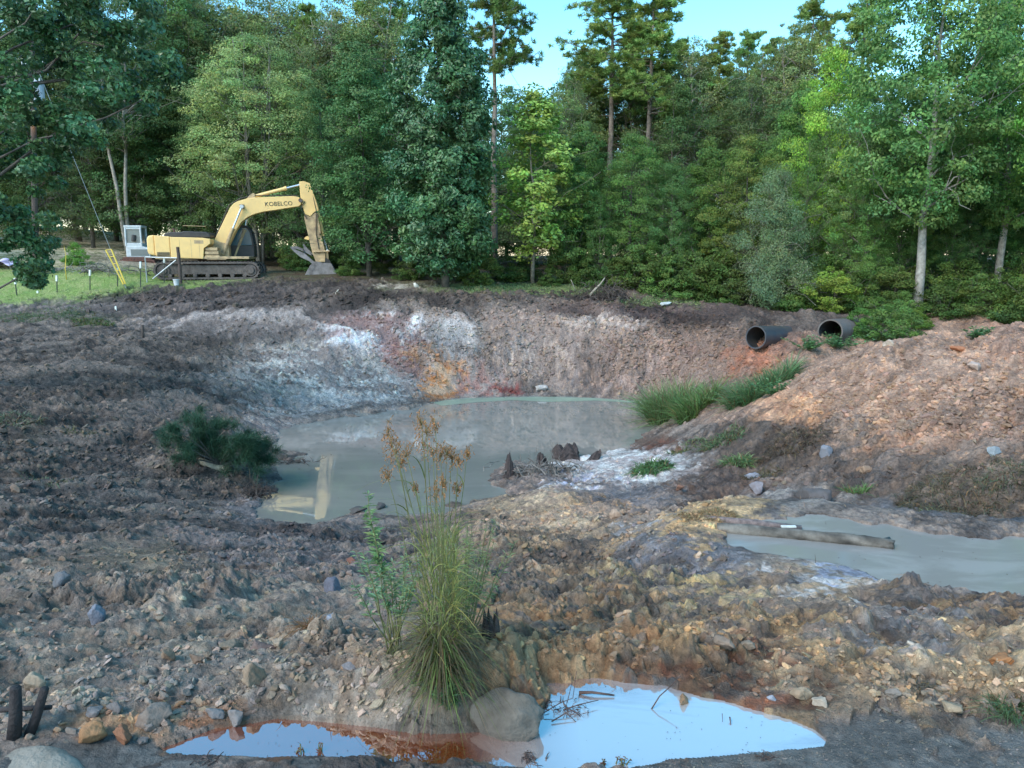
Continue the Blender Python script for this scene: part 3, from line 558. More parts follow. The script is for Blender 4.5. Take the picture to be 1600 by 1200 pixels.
# the wood behind: two rows of dark trees, then the pines that stand over them
k = 0
for Y, x0, x1, st, t0_, t1_ in ((92, -95, 95, 8, 150, 215), (74, -76, 76, 6, 120, 190), (58, -62, 62, 4.4, 90, 170), (47, -30, 48, 3.5, 130, 240)):
    x = x0
    while x < x1:
        px = 800+F*x/Y; top = rr_.uniform(t0_, t1_)+(-20 if 900 < px < 1240 else 0 if px > 640 else -110)
        g = rr_.uniform(.75, 1.15)
        plant(T_DARK[k % 4], px, Y+rr_.uniform(-2, 2), top, rr_.uniform(.95, 1.25), tint=(g*.95, g, g*1.05), label='dark leafy tree in the shaded mass of the wood behind the front row', group='dark trees in the wood behind')
        k += 1; x += st*rr_.uniform(.8, 1.2)
for j, (px, top) in enumerate([(-60,-60),(330,-30),(420,25),(500,10),(590,-60),(620,-20),(900,96),(925,130),(950,-40),(1006,-30),(985,40),(1050,62),(1085,90),(1110,50),(1150,52),(1190,62),(1215,70),(1245,5),(1320,-60),(860,170),(1075,150),(1520,-80),(1700,-60),(1900,-80)]):
    plant(T_PINE[j % 3], px, 50+(j*7 % 9), top, rr_.uniform(.95, 1.25) if px not in (950, 1006) else 1.5, tint=(rr_.uniform(1.5, 1.9), 1.6, 1.5), label='tall pine rising above the dark wood against the sky', cat='pine', group='pines above the wood')

for j, (px, top) in enumerate([(880,120),(905,80),(1030,70),(1075,60),(1120,75),(1160,85),(1200,60),(1235,30),(980,90),(560,-20),(600,-10),(470,-10),(380,-30),(315,-10)]):
    plant(T_TALL[1], px, 49+(j*5 % 7), top, rr_.uniform(.9, 1.2), tint=(rr_.uniform(1.1, 1.5), 1.25, 1.2), label='tall feathery tree among the pines at the skyline', cat='tree', group='feathery trees at the skyline')
# trees one can tell apart, from the left of the clearing to the right
for px, Y, top, w, tint, lb in ((20, 52, -90, 1.0, (.7, .85, .85), 'dark tall tree beyond the lawn at the edge of the picture behind the utility pole'),
        (130, 54, -60, 1.1, (.8, .95, .9), 'tall dark tree behind the round clipped bush'),
        (300, 50, -40, .95, (.85, 1, .95), 'tall dark tree between the twin grey trunks and the pale many-stemmed tree')):
    plant(T_TALL[0], px, Y, top, w, tint=tint, label=lb)
plant(T_TALL[1], 206, 45, -70, 1.0, rot=.4, tint=(.75, .9, .9), label='tall tree with twin pale grey trunks behind the white machine')
for px, Y, top, w, lb in ((340, 52, -25, .9, 'thin-crowned pale tree against the sky above the yellow excavator'), (430, 55, -15, 1.0, 'thin-crowned tree with bare pale branches above the excavator boom'),
        (530, 50, 5, 1.0, 'loose grey green tree with bare limbs just left of the dark evergreen column')):
    plant(T_TALL[1], px, Y, top, w, tint=(1.15, 1.1, 1.15), label=lb)
plant(T_WISP, 408, 44, 52, 1.02, rot=.3, tint=(1.15, 1.15, 1.1), label='pale green many-stemmed tree standing right behind the yellow excavator')
plant(T_DARK[0], 578, 35.5, 78, 1.1, tint=(.85, 1, 1.1), label='dark grey green tree between the excavator bucket and the evergreen column')
plant(T_DARK[2], 500, 41, 130, .9, tint=(.8, .95, 1.0), label='dark tree in shade directly behind the excavator stick')
plant(T_MAG, 696, 27.5, -50, 1.0, rot=1, tint=(.72, .85, .78), label='tall dark evergreen column with glossy leaves near the rim centre')
plant(T_PINE[2], 772, 40, -105, 1.15, rot=2.2, tint=(1, 1, .9), label='pine with a long bare pinkish trunk beside the evergreen column', cat='pine')
plant(T_LIME, 832, 32, 138, 1.25, rot=.5, tint=(1, 1, 1), label='slender bright green tree with a leaning thin trunk right of the evergreen column')
for px, Y, top, w, p, tint, lb in (
        (905, 35, 190, .95, 0, (.95, 1.05, .85), 'mid green tree next to the slender bright tree'),
        (985, 33, 205, .95, 1, (.85, 1.0, .8), 'dark green bushy tree above the heap of dead branches'),
        (1045, 31, 250, .85, 2, (.9, 1.1, 1.1), 'grey green rounded tree right of the heap of dead branches'),
        (935, 31, 300, .8, 2, (.75, .95, .85), 'low dark tree in front of the taller ones behind the heap of dead branches'),
        (1160, 29, 205, .95, 1, (1.15, 1.0, .75), 'olive brown tree behind the willowy grey tree'),
        (1100, 34, 215, .9, 0, (.9, .95, .7), 'dark olive tree between the grey green rounded tree and the olive brown one')):
    plant(T_DARK[p], px, Y, top, w, tint=tint, label=lb)
plant(T_CEDAR, 1205, 23.5, 262, 1.0, rot=1, tint=(1, 1, 1.05), label='soft grey green cone-shaped tree just behind the black culvert pipe')
plant(T_DARK[1], 1280, 34, 68, .72, rot=2, tint=(2.1, 2.2, 1.1), label='tall lime green tree top catching the light behind the willowy grey tree')  # lime leaves; the raised tint also paints in light on the top
plant(T_WISP, 1330, 29, 150, .62, rot=1.9, tint=(.85, 1.0, .95), label='grey green thin-leaved tree under the lime green top')
plant(T_DARK[2], 1345, 24.5, 245, .85, rot=1.1, tint=(1.15, 1.35, 1.1), label='fresh green leafy tree behind the corrugated culvert pipe')
plant(T_BIG, 1437, 22, -130, .85, rot=.2, tint=(.95, 1, 1), label='big tree with a thick pale grey trunk behind the sandy mound')
plant(T_BIG, 1560, 25.5, -90, .75, rot=2.6, tint=(1, 1.1, 1), label='tree with a thinner pale trunk near the edge of the picture behind the mound')
plant(T_BIG, 1690, 19, -60, .8, rot=4, tint=(1.25, 1.4, 1.1), label='bright green leafy tree reaching in from the edge over the mound')
plant(T_DARK[0], 1500, 30, 130, 1.0, rot=4, tint=(.75, .9, .95), label='dark bluish tree in shade between the two pale trunks')
plant(T_DARK[1], 1420, 31, 90, .9, rot=5, tint=(.85, 1.05, .9), label='dark green tree directly behind the thick pale trunk')
plant(T_DARK[2], 1640, 30, 110, 1.0, rot=1, tint=(.8, 1, 1), label='dark tree behind the thinner pale trunk at the edge of the picture')
for px, Y, top, p, w, tint, lb in ((1395, 26.5, 250, 2, .8, (.95, 1.15, 1.0), 'leafy tree filling the gap left of the thick pale trunk'),(1490, 25, 300, 2, .8, (.85, 1.05, 1.0), 'low dark leafy tree between the two pale trunks behind the mound'),(1595, 27, 250, 0, .8, (1, 1.2, 1), 'leafy tree right beside the thinner pale trunk'),(1260, 30, 210, 2, .7, (1.0, 1.1, 1.05), 'grey green tree filling the space behind the willowy tree'),(1240, 40, 120, 0, .8, (1.2, 1.3, 1.0), 'light green narrow tree rising behind the willowy tree')):
    plant(T_DARK[p], px, Y, top, w, tint=tint, label=lb)
for px, Y, top, w, lb in ((-420, 30, -60, 1.2, 'broad green tree beside the lawn outside the view'), (-250, 45, -80, 1.1, 'dark green tree at the far side of the lawn'), (1950, 22, -100, 1.1, 'leafy green tree beyond the end of the mound')):
    plant(T_DARK[1], px, Y, top, w, label=lb)
plant(T_SHRUB[1], 1302, 21.8, 418, 1.2, tint=(1.15, 1.15, .7), label='yellow green shrub behind the corrugated culvert pipe', cat='shrub')
plant(T_SHRUB[0], 1375, 20.5, 465, 1.2, tint=(.9, 1.0, .9), label='green shrub spilling over the corrugated culvert pipe', cat='shrub')
plant(T_SHRUB[0], 1348, 17.4, 482, 1.1, rot=.7, tint=(.75, .95, .8), label='leafy green bush covering the middle of the corrugated pipe', cat='shrub')
plant(T_SHRUB[1], 1405, 17.0, 470, 1.1, rot=2.7, tint=(.65, .8, .75), label='dark leafy bush at the far end of the corrugated pipe', cat='shrub')
plant(T_SHRUB[0], 1440, 18.5, 480, 1.1, tint=(.9, .9, .6), label='yellowish green shrub at the foot of the thick pale trunk', cat='shrub')
plant(T_SHRUB[0], 122, 36.5, 379, 1.0, rot=1, tint=(1.1, 1.35, 1.0), label='round clipped dark green bush beside the dirt yard', cat='bush', name='round_bush')
for j, (px, Y, top) in enumerate([(545,36,395),(600,37,380),(640,33,395),(760,30,392),(800,34,385),(880,33,380),(930,31,385),(1000,29,385),(1050,27.5,400),(1095,27,395),(1130,26,412),(1150,24.5,430),(1240,23,425),(1265,22.5,440),(1480,20,440),(1530,20,430),(1590,19,435),(1650,18,420),(1345,22,425),(1395,23,410),(1415,20,455),(1460,24,400),(1510,23,405),(1560,22.5,420),(1610,22,400),(1330,24.5,400),(1290,25,400),(720,33,400),(690,36,395),(970,31,395),(1060,30,385),(1110,29,380),(480,40,385),(455,42,380),(520,42,370),(270,48,365),(1700,17,430),(740,29,418),(860,31,420)]):
    g = rr_.uniform(.5, .85); plant(T_SHRUB[j % 2], px, Y, top, rr_.uniform(.9, 1.3), tint=(g*.95, g, g*.9), label='low green shrub in the undergrowth at the edge of the wood', cat='shrub', group='undergrowth shrubs along the wood edge')

# the near tree whose branches hang in from the left
def hanging_tree():
    rg = np.random.default_rng(3); root = empty('overhanging_tree', (ptr(-150, 470, 19).x, 19, float(rbf(np.array([ptr(-150, 470, 19).x]), np.array([19.]))[0])))
    base = np.array(root.location); C = []
    outline = [(-260,-80,200,40),(-120,0,180,70),(20,-20,130,90),(120,30,110,90),(200,60,60,70),(235,110,36,50),(60,150,90,70),(140,150,70,60),(0,230,80,60),(60,260,50,50),(100,220,50,40),(-60,320,90,60),(20,330,50,40),(50,350,34,30),(30,385,34,26),(52,410,16,26),(50,432,14,14),(-100,180,120,120),(200,160,50,40),(72,385,12,10),(-40,385,50,24)]
    for px, py, rx, ry in outline:
        nn = max(5, int(rx*ry/260))
        for _ in range(nn):
            a, q = rg.uniform(0, 6.283), math.sqrt(rg.uniform()); Y = 19+rg.normal()*(.9 if rx > 60 else .35)
            C.append(np.array(ptr(px+math.cos(a)*q*rx, py+math.sin(a)*q*ry, Y))-base)
    C = np.array(C); cm = MB(); clumps(cm, C, .30*rg.uniform(.6, 1.3, len(C)), 130, .135, .6, (.05, .095, .045), rg, .45, .7, axis=np.array([0, 0]))
    tk = MB(); P_ = np.array([(0, 0, -.4), (.1, 0, 1.5), (0, .2, 3.5), (.2, .1, 6), (.4, 0, 9), (.3, .2, 12)]); tk.tube(P_, [.3, .26, .22, .18, .12, .05], 10, (1, 1, 1))
    for i in rg.permutation(len(C))[:26]:
        c = C[i]; a0 = P_[int(np.clip(c[2]/2.4, 1, 4))]; tk.tube(bent(a0, c, .08, 6, .2, rg), np.linspace(.06, .01, 6), 5, (1, 1, 1), cap=False)
    tk.build('trunk', M_BARK, root, smooth=True); o = cm.build('crown', M_GLOSSY, root); o.color = (1.5, 1.75, 1.4, 1)
    tag(root, 'dark leafy tree whose drooping branch hangs over the lawn', 'tree')
hanging_tree()

# ---------------------------------------------------------------- machines
YEL = (.95, .64, .24); M_YEL = mat('worn_yellow_paint', YEL, .5, dirt=(.50, .36, .20), amt=.35, scale=2.2, bump=.004, bscale=14)
M_YELMUD = mat('muddy_yellow_paint', (.70, .52, .28), .8, dirt=(.16, .11, .08), amt=.85, scale=3.0, bump=.01, bscale=20)
M_MUD = mat('mud_caked_steel', (.17, .145, .13), .9, dirt=(.06, .05, .045), amt=.95, scale=3.5, bump=.03, bscale=14)
M_BLK = mat('black_rubber', (.025, .027, .03), .55, dirt=(.08, .07, .06), amt=.6, scale=4)
M_STEEL = mat('chrome_rod', (.75, .78, .8), .25, .6, amt=.2)
M_BUCK = mat('dusty_bucket_steel', (.30, .29, .29), .75, dirt=(.10, .09, .085), amt=.9, scale=3, bump=.015, bscale=16)
M_GLASS = mat('tinted_cab_glass', (.05, .13, .17), .1, amt=.3); M_WHITE = mat('chalky_white_paint', (.62, .68, .70), .55, dirt=(.36, .36, .34), amt=.6, scale=4)
M_PALEGLASS = mat('pale_glass', (.14, .19, .20), .12, amt=.3)
M_RUST = mat('rusty_steel', (.20, .085, .06), .85, dirt=(.07, .05, .045), amt=.8, scale=5, bump=.01)
KE = .00707*36.2/35
def E_(zx, zy): return ((zx-660)*KE, (700-zy)*KE)
def track(parent, L, Hh, y0, y1, mud=M_MUD):
    r = Hh/2; mb = MB(); a = np.linspace(-math.pi/2, math.pi/2, 9); P_ = [(L/2-r+r*math.cos(t), r+r*math.sin(t)) for t in a]+[(-L/2+r-r*math.cos(t), r+r*math.sin(t)) for t in a[::-1]]
    out = [(x, z-(.05*math.sin((x/L+.5)*math.pi) if z > Hh*.9 else 0)) for x, z in P_]; n = len(out)
    dense = []
    for i in range(n):
        p, q = np.array(out[i]), np.array(out[(i+1) % n]); d = np.linalg.norm(q-p); m = max(1, int(d/.08)); dense += [p+(q-p)*k/m for k in range(m)]
    D = np.array(dense); n = len(D); T = np.roll(D, -1, 0)-np.roll(D, 1, 0); T /= np.linalg.norm(T, axis=1)[:, None]; Nn = np.stack([T[:, 1], -T[:, 0]], -1)
    Vi = D-Nn*.09; V = np.concatenate([np.stack([q[:, 0], np.full(n, y), q[:, 1]], -1) for q, y in ((D, y0), (D, y1), (Vi, y1), (Vi, y0))])
    i = np.arange(n); j = (i+1) % n; mb.add(V, np.concatenate([np.stack([i+a_*n, j+a_*n, j+b_*n, i+b_*n], -1) for a_, b_ in ((0, 1), (1, 2), (2, 3), (3, 0))]))
    for k in range(0, n, 2):                                            # grouser bars
        c = D[k]; t = T[k]; nn = Nn[k]; q = [c+t*.022, c+t*.022+nn*.035, c-t*.022+nn*.035, c-t*.022]; mb.prism([tuple(v) for v in q], y0-.01, y1+.01)
    tr = mb.build('track', mud, parent)
    f = MB(); f.prism([(-L/2+r, r*.55), (L/2-r, r*.55), (L/2-r, r*1.45), (L/2-r*1.6, r*1.62), (-L/2+r*1.6, r*1.62), (-L/2+r, r*1.45)], y0+.1, y1-.1)
    for k in range(7):
        x = -L/2+r+(L-2*r)*(k+.5)/7; f.tube([(x, y0+.05, .17), (x, y1-.05, .17)], .1, 12)
    f.build('track_frame', mud, tr, bevel=.02)
    for s, nm in ((-1, 'sprocket'), (1, 'idler_wheel')):
        w = MB(); x = s*(L/2-r); w.tube([(x, y0+.04, r), (x, y1-.04, r)], r-.12, 20); w.tube([(x, y0-.02, r), (x, y0+.05, r)], r*.42, 14); w.build(nm, mud, tr, bevel=.02)
    return tr
def lettering(text, size, loc, parent, m, depth=.006, rot=(math.pi/2, 0, 0)):
    cu = bpy.data.curves.new('lettering', 'FONT'); cu.body = text; cu.size = size; cu.extrude = depth; cu.align_x = 'CENTER'; cu.space_character = 1.02; cu.resolution_u = 3
    t = bpy.data.objects.new('tmp', cu); COL.objects.link(t); dg = bpy.context.evaluated_depsgraph_get(); dg.update()
    me = bpy.data.meshes.new_from_object(t.evaluated_get(dg)); bpy.data.objects.remove(t); me.materials.clear(); me.materials.append(m)
    o = link('lettering', me, parent, loc); o.rotation_euler = rot; return o
def excavator():
    a = R(11.5); near = pt(168+660/4.21, 270+700/4.21, 35.0); c = near+Vector((-math.sin(a), math.cos(a), 0))*1.45
    root = empty('excavator', tuple(c), a, 'big worn yellow excavator parked on the rim with its arm bent down over the dirt', 'excavator')
    track(root, 4.8, .84, -1.5, -.9); track(root, 4.8, .84, .9, 1.5)
    m = MB(); m.box((-1.2, -.92, .35), (1.2, .92, .8)); m.tube([(0, 0, .78), (0, 0, 1.0)], .65, 24); m.build('undercarriage', M_MUD, root, bevel=.02)
    p = MB(); x0, _ = E_(345, 0); x1, _ = E_(925, 0); p.box((x0, -1.38, .96), (x1, 1.38, 1.08)); p.build('deck', M_YELMUD, root, bevel=.015)
    cw = MB(); q = [E_(*v) for v in ((346,548),(308,540),(300,520),(300,440),(312,420),(346,415))]; cw.prism(q, -1.36, 1.36); cw.build('counterweight', M_YEL, root, bevel=.06)
    b = MB(); b.prism([E_(*v) for v in ((348,548),(440,552),(440,425),(348,418))], -1.40, 1.40); b.build('engine_housing', M_YEL, root, bevel=.03)
    g = MB(); zx = E_(360, 520); zt = E_(436, 548)
    for k in range(6): g.box((zx[0], -1.412, zt[1]+.03*k), (zt[0], -1.403, zt[1]+.018+.03*k))
    g.build('vent_grille', M_BLK, root)
    b = MB(); b.prism([E_(*v) for v in ((443,560),(640,568),(648,500),(690,470),(690,440),(640,432),(443,428))], -1.42, -.42); b.build('side_panel', M_YEL, root, bevel=.025)
    s = MB(); ex = E_(440, 0)[0]
    for xx in (500, 570, 620): 
        u = E_(xx, 0)[0]; s.box((u-.006, -1.424, 1.02), (u+.006, -1.4205, 1.86))
    u0, uz = E_(590, 470); s.box((u0, -1.424, uz), (u0+.42, -1.4205, uz+.16)); s.build('panel_seam', M_YELMUD, root)
    b = MB(); b.prism([E_(*v) for v in ((443,560),(780,560),(780,470),(690,445),(443,430))], -.40, .30); b.build('inner_housing', M_YELMUD, root, bevel=.02)
    st = MB()
    for k, (ax, az, bx, bz) in enumerate(((650,568,740,545),(650,540,735,520),(655,515,730,495),(660,575,780,566))):
        p0, p1 = E_(ax, az), E_(bx, bz); st.box((p0[0], -1.36, p0[1]), (p1[0], -.75, p1[1]))
    st.build('step', M_YELMUD, root, bevel=.015)
    h = MB(); h.prism([E_(*v) for v in ((392,428),(398,405),(430,396),(500,394),(520,388),(660,392),(682,412),(684,430))], -1.0, .9); h.build('engine_hood', M_BLK, root, bevel=.04)
    ex = MB(); q = E_(425, 400); ex.tube([(q[0], .2, q[1]-.1), (q[0], .2, q[1]+.17), (q[0]-.08, .2, q[1]+.25)], .05, 10); ex.build('exhaust_pipe', M_RUST, root)
    rl = MB(); q0, q1 = E_(520, 392), E_(660, 396)
    rl.tube([(q0[0], -1.1, q0[1]), (q0[0], -1.1, q0[1]+.28), (q1[0], -1.1, q1[1]+.28), (q1[0], -1.1, q1[1])], .015, 6); rl.build('handrail', M_YELMUD, root)
    # cab on the far side
    cb = MB(); zs = [E_(*v) for v in ((770,560),(925,552),(925,470),(912,385),(890,352),(800,350),(770,372))]; y0, y1 = .42, 1.36
    cx = [v[0] for v in zs]
    for i in range(len(zs)):
        p0, p1 = zs[i], zs[(i+1) % len(zs)]
        for y in (y0, y1): cb.tube([(p0[0], y, p0[1]), (p1[0], y, p1[1])], .045, 8)
        cb.tube([(p0[0], y0, p0[1]), (p0[0], y1, p0[1])], .045, 8)
    lo = E_(772, 560); hi = E_(924, 478); cb.box((lo[0], y0+.01, lo[1]), (hi[0], y1-.01, hi[1])); cb.prism([zs[4], zs[5], (zs[5][0], zs[5][1]+.07), (zs[4][0], zs[4][1]+.07)], y0-.02, y1+.02)
    cab = cb.build('cab', M_BLK, root, bevel=0)
    gl = MB(); gl.prism([E_(*v) for v in ((778,478),(920,474),(908,388),(888,358),(802,356),(778,376))], y0+.035, y1-.035); gl.build('window', M_GLASS, cab)
    # boom
    bm_ = MB(); o = [(745,548),(715,560),(690,500),(682,455),(800,232),(822,205),(852,186),(905,170),(960,160),(1160,150),(1215,147),(1250,152),(1268,172),(1266,198),(1250,214),(1100,240),(1020,252),(960,268),(910,290),(870,322),(835,372),(790,455)]
    bm_.prism([E_(*v) for v in o], -.27, .27); boom = bm_.build('boom', M_YEL, root, bevel=.02)
    q = E_(1118, 212); lettering('KOBELCO', .29, (q[0], -.276, q[1]), boom, mat('black_letters', (.03, .03, .03), .6)).rotation_euler = (math.pi/2, -R(3), 0)
    for v in ((880, 222), (745, 540), (1262, 175)): br = MB(); w = E_(*v); br.tube([(w[0], -.36, w[1]), (w[0], .36, w[1])], .10, 14); br.build('pivot_pin', M_MUD, boom)
    w = E_(880, 222); br = MB(); br.box((w[0]-.12, -.285, w[1]-.09), (w[0]+.10, .285, w[1]+.11)); br.build('cylinder_mount', M_MUD, boom)
    hs_ = MB()
    for dy in (-.12, -.04, .05): hs_.tube([(E_(700,420)[0], dy, E_(700,420)[1]+.1), (E_(800,215)[0]-.05, dy, E_(800,215)[1]+.04), (E_(870,170)[0], dy, E_(870,170)[1]+.05), (E_(960,148)[0], dy, E_(960,148)[1]+.02), (E_(1240,140)[0], dy, E_(1240,140)[1])], .02, 6)
    hs_.build('hydraulic_hose', M_BLK, boom)
    def cyl(nm, A, B, C_, y, r, par, rb=M_YEL):
        A, B, C_ = [E_(*v) for v in (A, B, C_)]
        c = MB(); c.tube([(A[0], y, A[1]), (B[0], y, B[1])], r, 14); c.tube([(A[0]+(B[0]-A[0])*.93, y, A[1]+(B[1]-A[1])*.93), (B[0], y, B[1])], r*1.22, 14); o_ = c.build(nm, rb, par, smooth=False)
        d = MB(); d.tube([(B[0], y, B[1]), (C_[0], y, C_[1])], r*.55, 12); d.tube([(C_[0], y-r, C_[1]), (C_[0], y+r, C_[1])], r*1.1, 10); d.build('rod', M_STEEL, o_, smooth=False)
    cyl('boom_cylinder', (742,540), (815,365), (880,222), -.40, .085, root, M_YELMUD); cyl('boom_cylinder', (800,548), (875,370), (905,250), .50, .085, root, M_YELMUD)
    cyl('stick_cylinder', (930,158), (1172,92), (1268,66), 0, .085, root)
    bk = MB(); bk.prism([E_(*v) for v in ((905,172),(930,145),(952,128),(965,135),(962,162))], -.16, .16); bk.build('cylinder_bracket', M_YELMUD, boom, bevel=.01)
    sk = MB(); o = [(1258,50),(1290,46),(1328,60),(1348,120),(1372,200),(1380,240),(1350,252),(1322,282),(1285,262),(1272,205),(1262,150)]
    sk.prism([E_(*v) for v in o], -.23, .23); stick = sk.build('stick', M_YEL, root, bevel=.02)
    sl = MB(); o = [(1284,264),(1320,284),(1352,254),(1372,262),(1392,420),(1412,520),(1408,590),(1345,590),(1322,520),(1300,400),(1280,292)]
    sl.prism([E_(*v) for v in o], -.20, .20); sl.build('lower_stick', M_YELMUD, stick, bevel=.02)
    lg = MB(); lg.prism([E_(*v) for v in ((1296,412),(1278,422),(1272,432),(1300,440),(1312,430))], -.12, .12); lg.build('lug', M_YEL, stick)
    cyl('bucket_cylinder', (1368,205), (1402,412), (1424,515), 0, .075, root)
    lk = MB(); A, B = E_(1328, 522), E_(1442, 516)
    for y in (-.24, .24): lk.tube([(A[0], y, A[1]), (B[0], y, B[1])], .045, 8)
    A, B = E_(1420, 520), E_(1412, 600)
    lk.box((A[0]-.09, -.12, B[1]), (A[0]+.08, .12, A[1])); lk.build('bucket_linkage', M_YELMUD, root, bevel=.01)
    bu = MB(); o = [(1340,585),(1395,596),(1450,600),(1474,650),(1487,700),(1483,738),(1440,746),(1360,742),(1300,738),(1264,694),(1285,650),(1310,612)]
    prof = [E_(*v) for v in o]; bu.prism(prof, -.56, .56)
    for k in range(5): y = -.5+k*.25; q = E_(1285, 735); bu.box((q[0]-.1, y-.05, q[1]-.09), (q[0]+.12, y+.05, q[1]+.03), rot=Euler((0, R(20), 0)))
    for y in (-.575, .565): bu.prism([E_(*v) for v in ((1266,694),(1300,740),(1330,735),(1300,690),(1345,612),(1335,596),(1308,612))], y, y+.012)
    bucket = bu.build('bucket', M_BUCK, root, bevel=.03)
    ea = MB(); [ea.prism([E_(*v) for v in ((1396,640),(1410,560),(1440,580),(1462,655),(1440,700))], y, y+.05) for y in (-.17, .12)]; ea.build('bucket_ear', M_BLK, bucket)
    th = MB()
    for y in (-.24, 0, .20): th.prism([E_(*v) for v in ((1176,488),(1200,500),(1270,530),(1345,600),(1330,612),(1300,585),(1240,555),(1190,508))], y, y+.05)
    th.prism([E_(*v) for v in ((1178,486),(1226,484),(1262,500),(1268,520),(1230,504),(1200,500))], -.24, .25)
    th.tube([(E_(1264,470)[0], 0, E_(1264,470)[1]), (E_(1302,515)[0], 0, E_(1302,515)[1]), (E_(1325,540)[0], 0, E_(1325,540)[1])], .035, 6)
    th.prism([E_(*v) for v in ((1262,462),(1272,470),(1300,512),(1318,548),(1268,522))], -.05, .05); th.build('thumb_grapple', M_BUCK, root, bevel=.008)
    hh = MB(); hh.tube([(E_(1340,110)[0], -.2, E_(1340,110)[1]), (E_(1362,240)[0], -.25, E_(1362,240)[1]), (E_(1355,400)[0], -.24, E_(1355,400)[1]), (E_(1370,500)[0], -.22, E_(1370,500)[1])], .02, 6)
    hh.tube([(E_(1290,180)[0], -.25, E_(1290,180)[1]), (E_(1262,230)[0], -.3, E_(1262,230)[1]), (E_(1300,300)[0], -.25, E_(1300,300)[1])], .02, 6); hh.build('hydraulic_hose', M_BLK, stick)
    return root
excavator()

def white_machine():
    Y = 40.; k = MY(Y)/F/1.012; ref = pt(209, 420, Y); root = empty('tracked_machine', tuple(ref+Vector((0, .9, 0))), R(12), 'small white tracked machine with an upright cab parked behind the excavator', 'tracked machine')
    def q(px, py): return ((px-209)*k, (420-py)*k)
    track(root, 1.9, .52, -.95, -.5, M_RUST); track(root, 1.9, .52, .5, .95, M_RUST)
    m = MB(); a, b = q(189, 411), q(231, 402); m.box((a[0], -.85, a[1]), (b[0], .85, b[1])); m.build('chassis', M_RUST, root, bevel=.03)
    m = MB(); m.prism([q(194,402), q(229,402), q(229,389), q(218,385), q(194,385)], -.8, .8); m.build('body', M_WHITE, root, bevel=.04)
    m = MB(); a, b = q(201, 400), q(227, 390); m.box((a[0], -.812, a[1]), (b[0], -.803, b[1])); m.build('side_panel', M_PALEGLASS, root)
    m = MB(); c0 = q(194.5, 385); c1 = q(217, 356)
    for x in (c0[0], c1[0]-.0):
        for y in (-.75, .35): m.tube([(x, y, c0[1]-.02), (x*.96, y, c1[1])], .055, 8)
    m.box((c0[0]-.05, -.80, c1[1]-.03), (c1[0]+.05, .40, c1[1]+.09)); m.box((c0[0], -.78, c0[1]-.02), (c1[0], .38, c0[1]+.16)); m.box((c0[0], -.78, c1[1]-.12), (c1[0], -.70, c1[1]))
    cab = m.build('cab', M_WHITE, root, bevel=.02)
    m = MB(); m.box((c0[0]+.02, -.73, c0[1]+.1), (c1[0]-.02, .33, c1[1]-.05)); m.build('window', M_PALEGLASS, cab)
    m = MB(); m.box((c0[0]+.15, -.45, c0[1]+.1), (c0[0]+.45, .0, c0[1]+.55)); m.tube([((c0[0]+c1[0])/2, -.742, c0[1]+.25), ((c0[0]+c1[0])/2+.05, -.742, c0[1]+.6)], .12, 8); m.build('seat', M_BLK, cab, bevel=.03)
white_machine()

# ---------------------------------------------------------------- fence posts, pole, yard
M_POST = mat('dark_green_post', (.035, .055, .045), .6, amt=.4); M_TIP = mat('white_post_tip', (.75, .8, .76), .5, amt=.1); M_WOOD = mat('weathered_wood', (.11, .085, .07), .9, dirt=(.04, .03, .03), amt=.8, scale=10, bump=.01)
M_YG = mat('yellow_plastic', (.75, .55, .08), .5, amt=.2); M_GALV = mat('galvanised_tube', (.38, .43, .44), .45, .5, amt=.3); M_WIRE = mat('wire', (.3, .33, .33), .5, .6, amt=.2)
fence_lab = ['white-tipped metal fence post leaning left of the drooping branch', 'metal fence post with a white tip standing just right of the drooping branch', 'metal fence post with a white tip in the middle of the lawn edge',
             'metal fence post right beside the yellow guy wire guard', 'metal fence post with a white tip in front of the white machine', 'short metal fence post with a white tip below the excavator body']
for (tx, ty, bx, by, Y), lb in zip(((22.6,435,28,474,27.5),(89,431,90,467,28.5),(141,422.5,141,458,29.2),(184,419,184,449,30.5),(220,409.5,220,451,30.5),(257,404,257,432,33)), fence_lab):
    b = pt(bx, by+2, Y); t = pt(tx, ty, Y); root = empty('fence_post', tuple(b), 0, lb, 'fence post', 'metal posts along the lawn edge'); v = np.array(t-b); L = np.linalg.norm(v)
    m = MB(); m.box((-.02, -.003, -.25), (.02, .003, L)); m.box((-.004, 0, -.25), (.004, .035, L)); o = m.build('shaft', M_POST, root)
    m2 = MB(); m2.box((-.038, -.02, L*.78), (.038, .045, L+.02)); o2 = m2.build('tip', M_TIP, root)
    root.rotation_euler = Vector(v).to_track_quat('Z', 'Y').to_euler()
for px, ty, by, Y, lb in ((60, 454, 468, 28.2, 'short white stake under the drooping branch on the lawn edge'), (80, 461, 469.5, 28, 'tiny white stake beside the second fence post'), (181.5, 478, 488, 23.5, 'small white peg sticking out of the grey dirt below the guy wire')):
    b = pt(px, by+1, Y); m = MB(); h_ = (by-ty+1)/F*MY(Y); m.prism([(-.035, -.2), (.035, -.2), (.035, h_*.9), (.0, h_), (-.035, h_*.9)], -.02, .02); tag(m.build('stake', M_TIP, None, loc=tuple(b)), lb, 'stake')
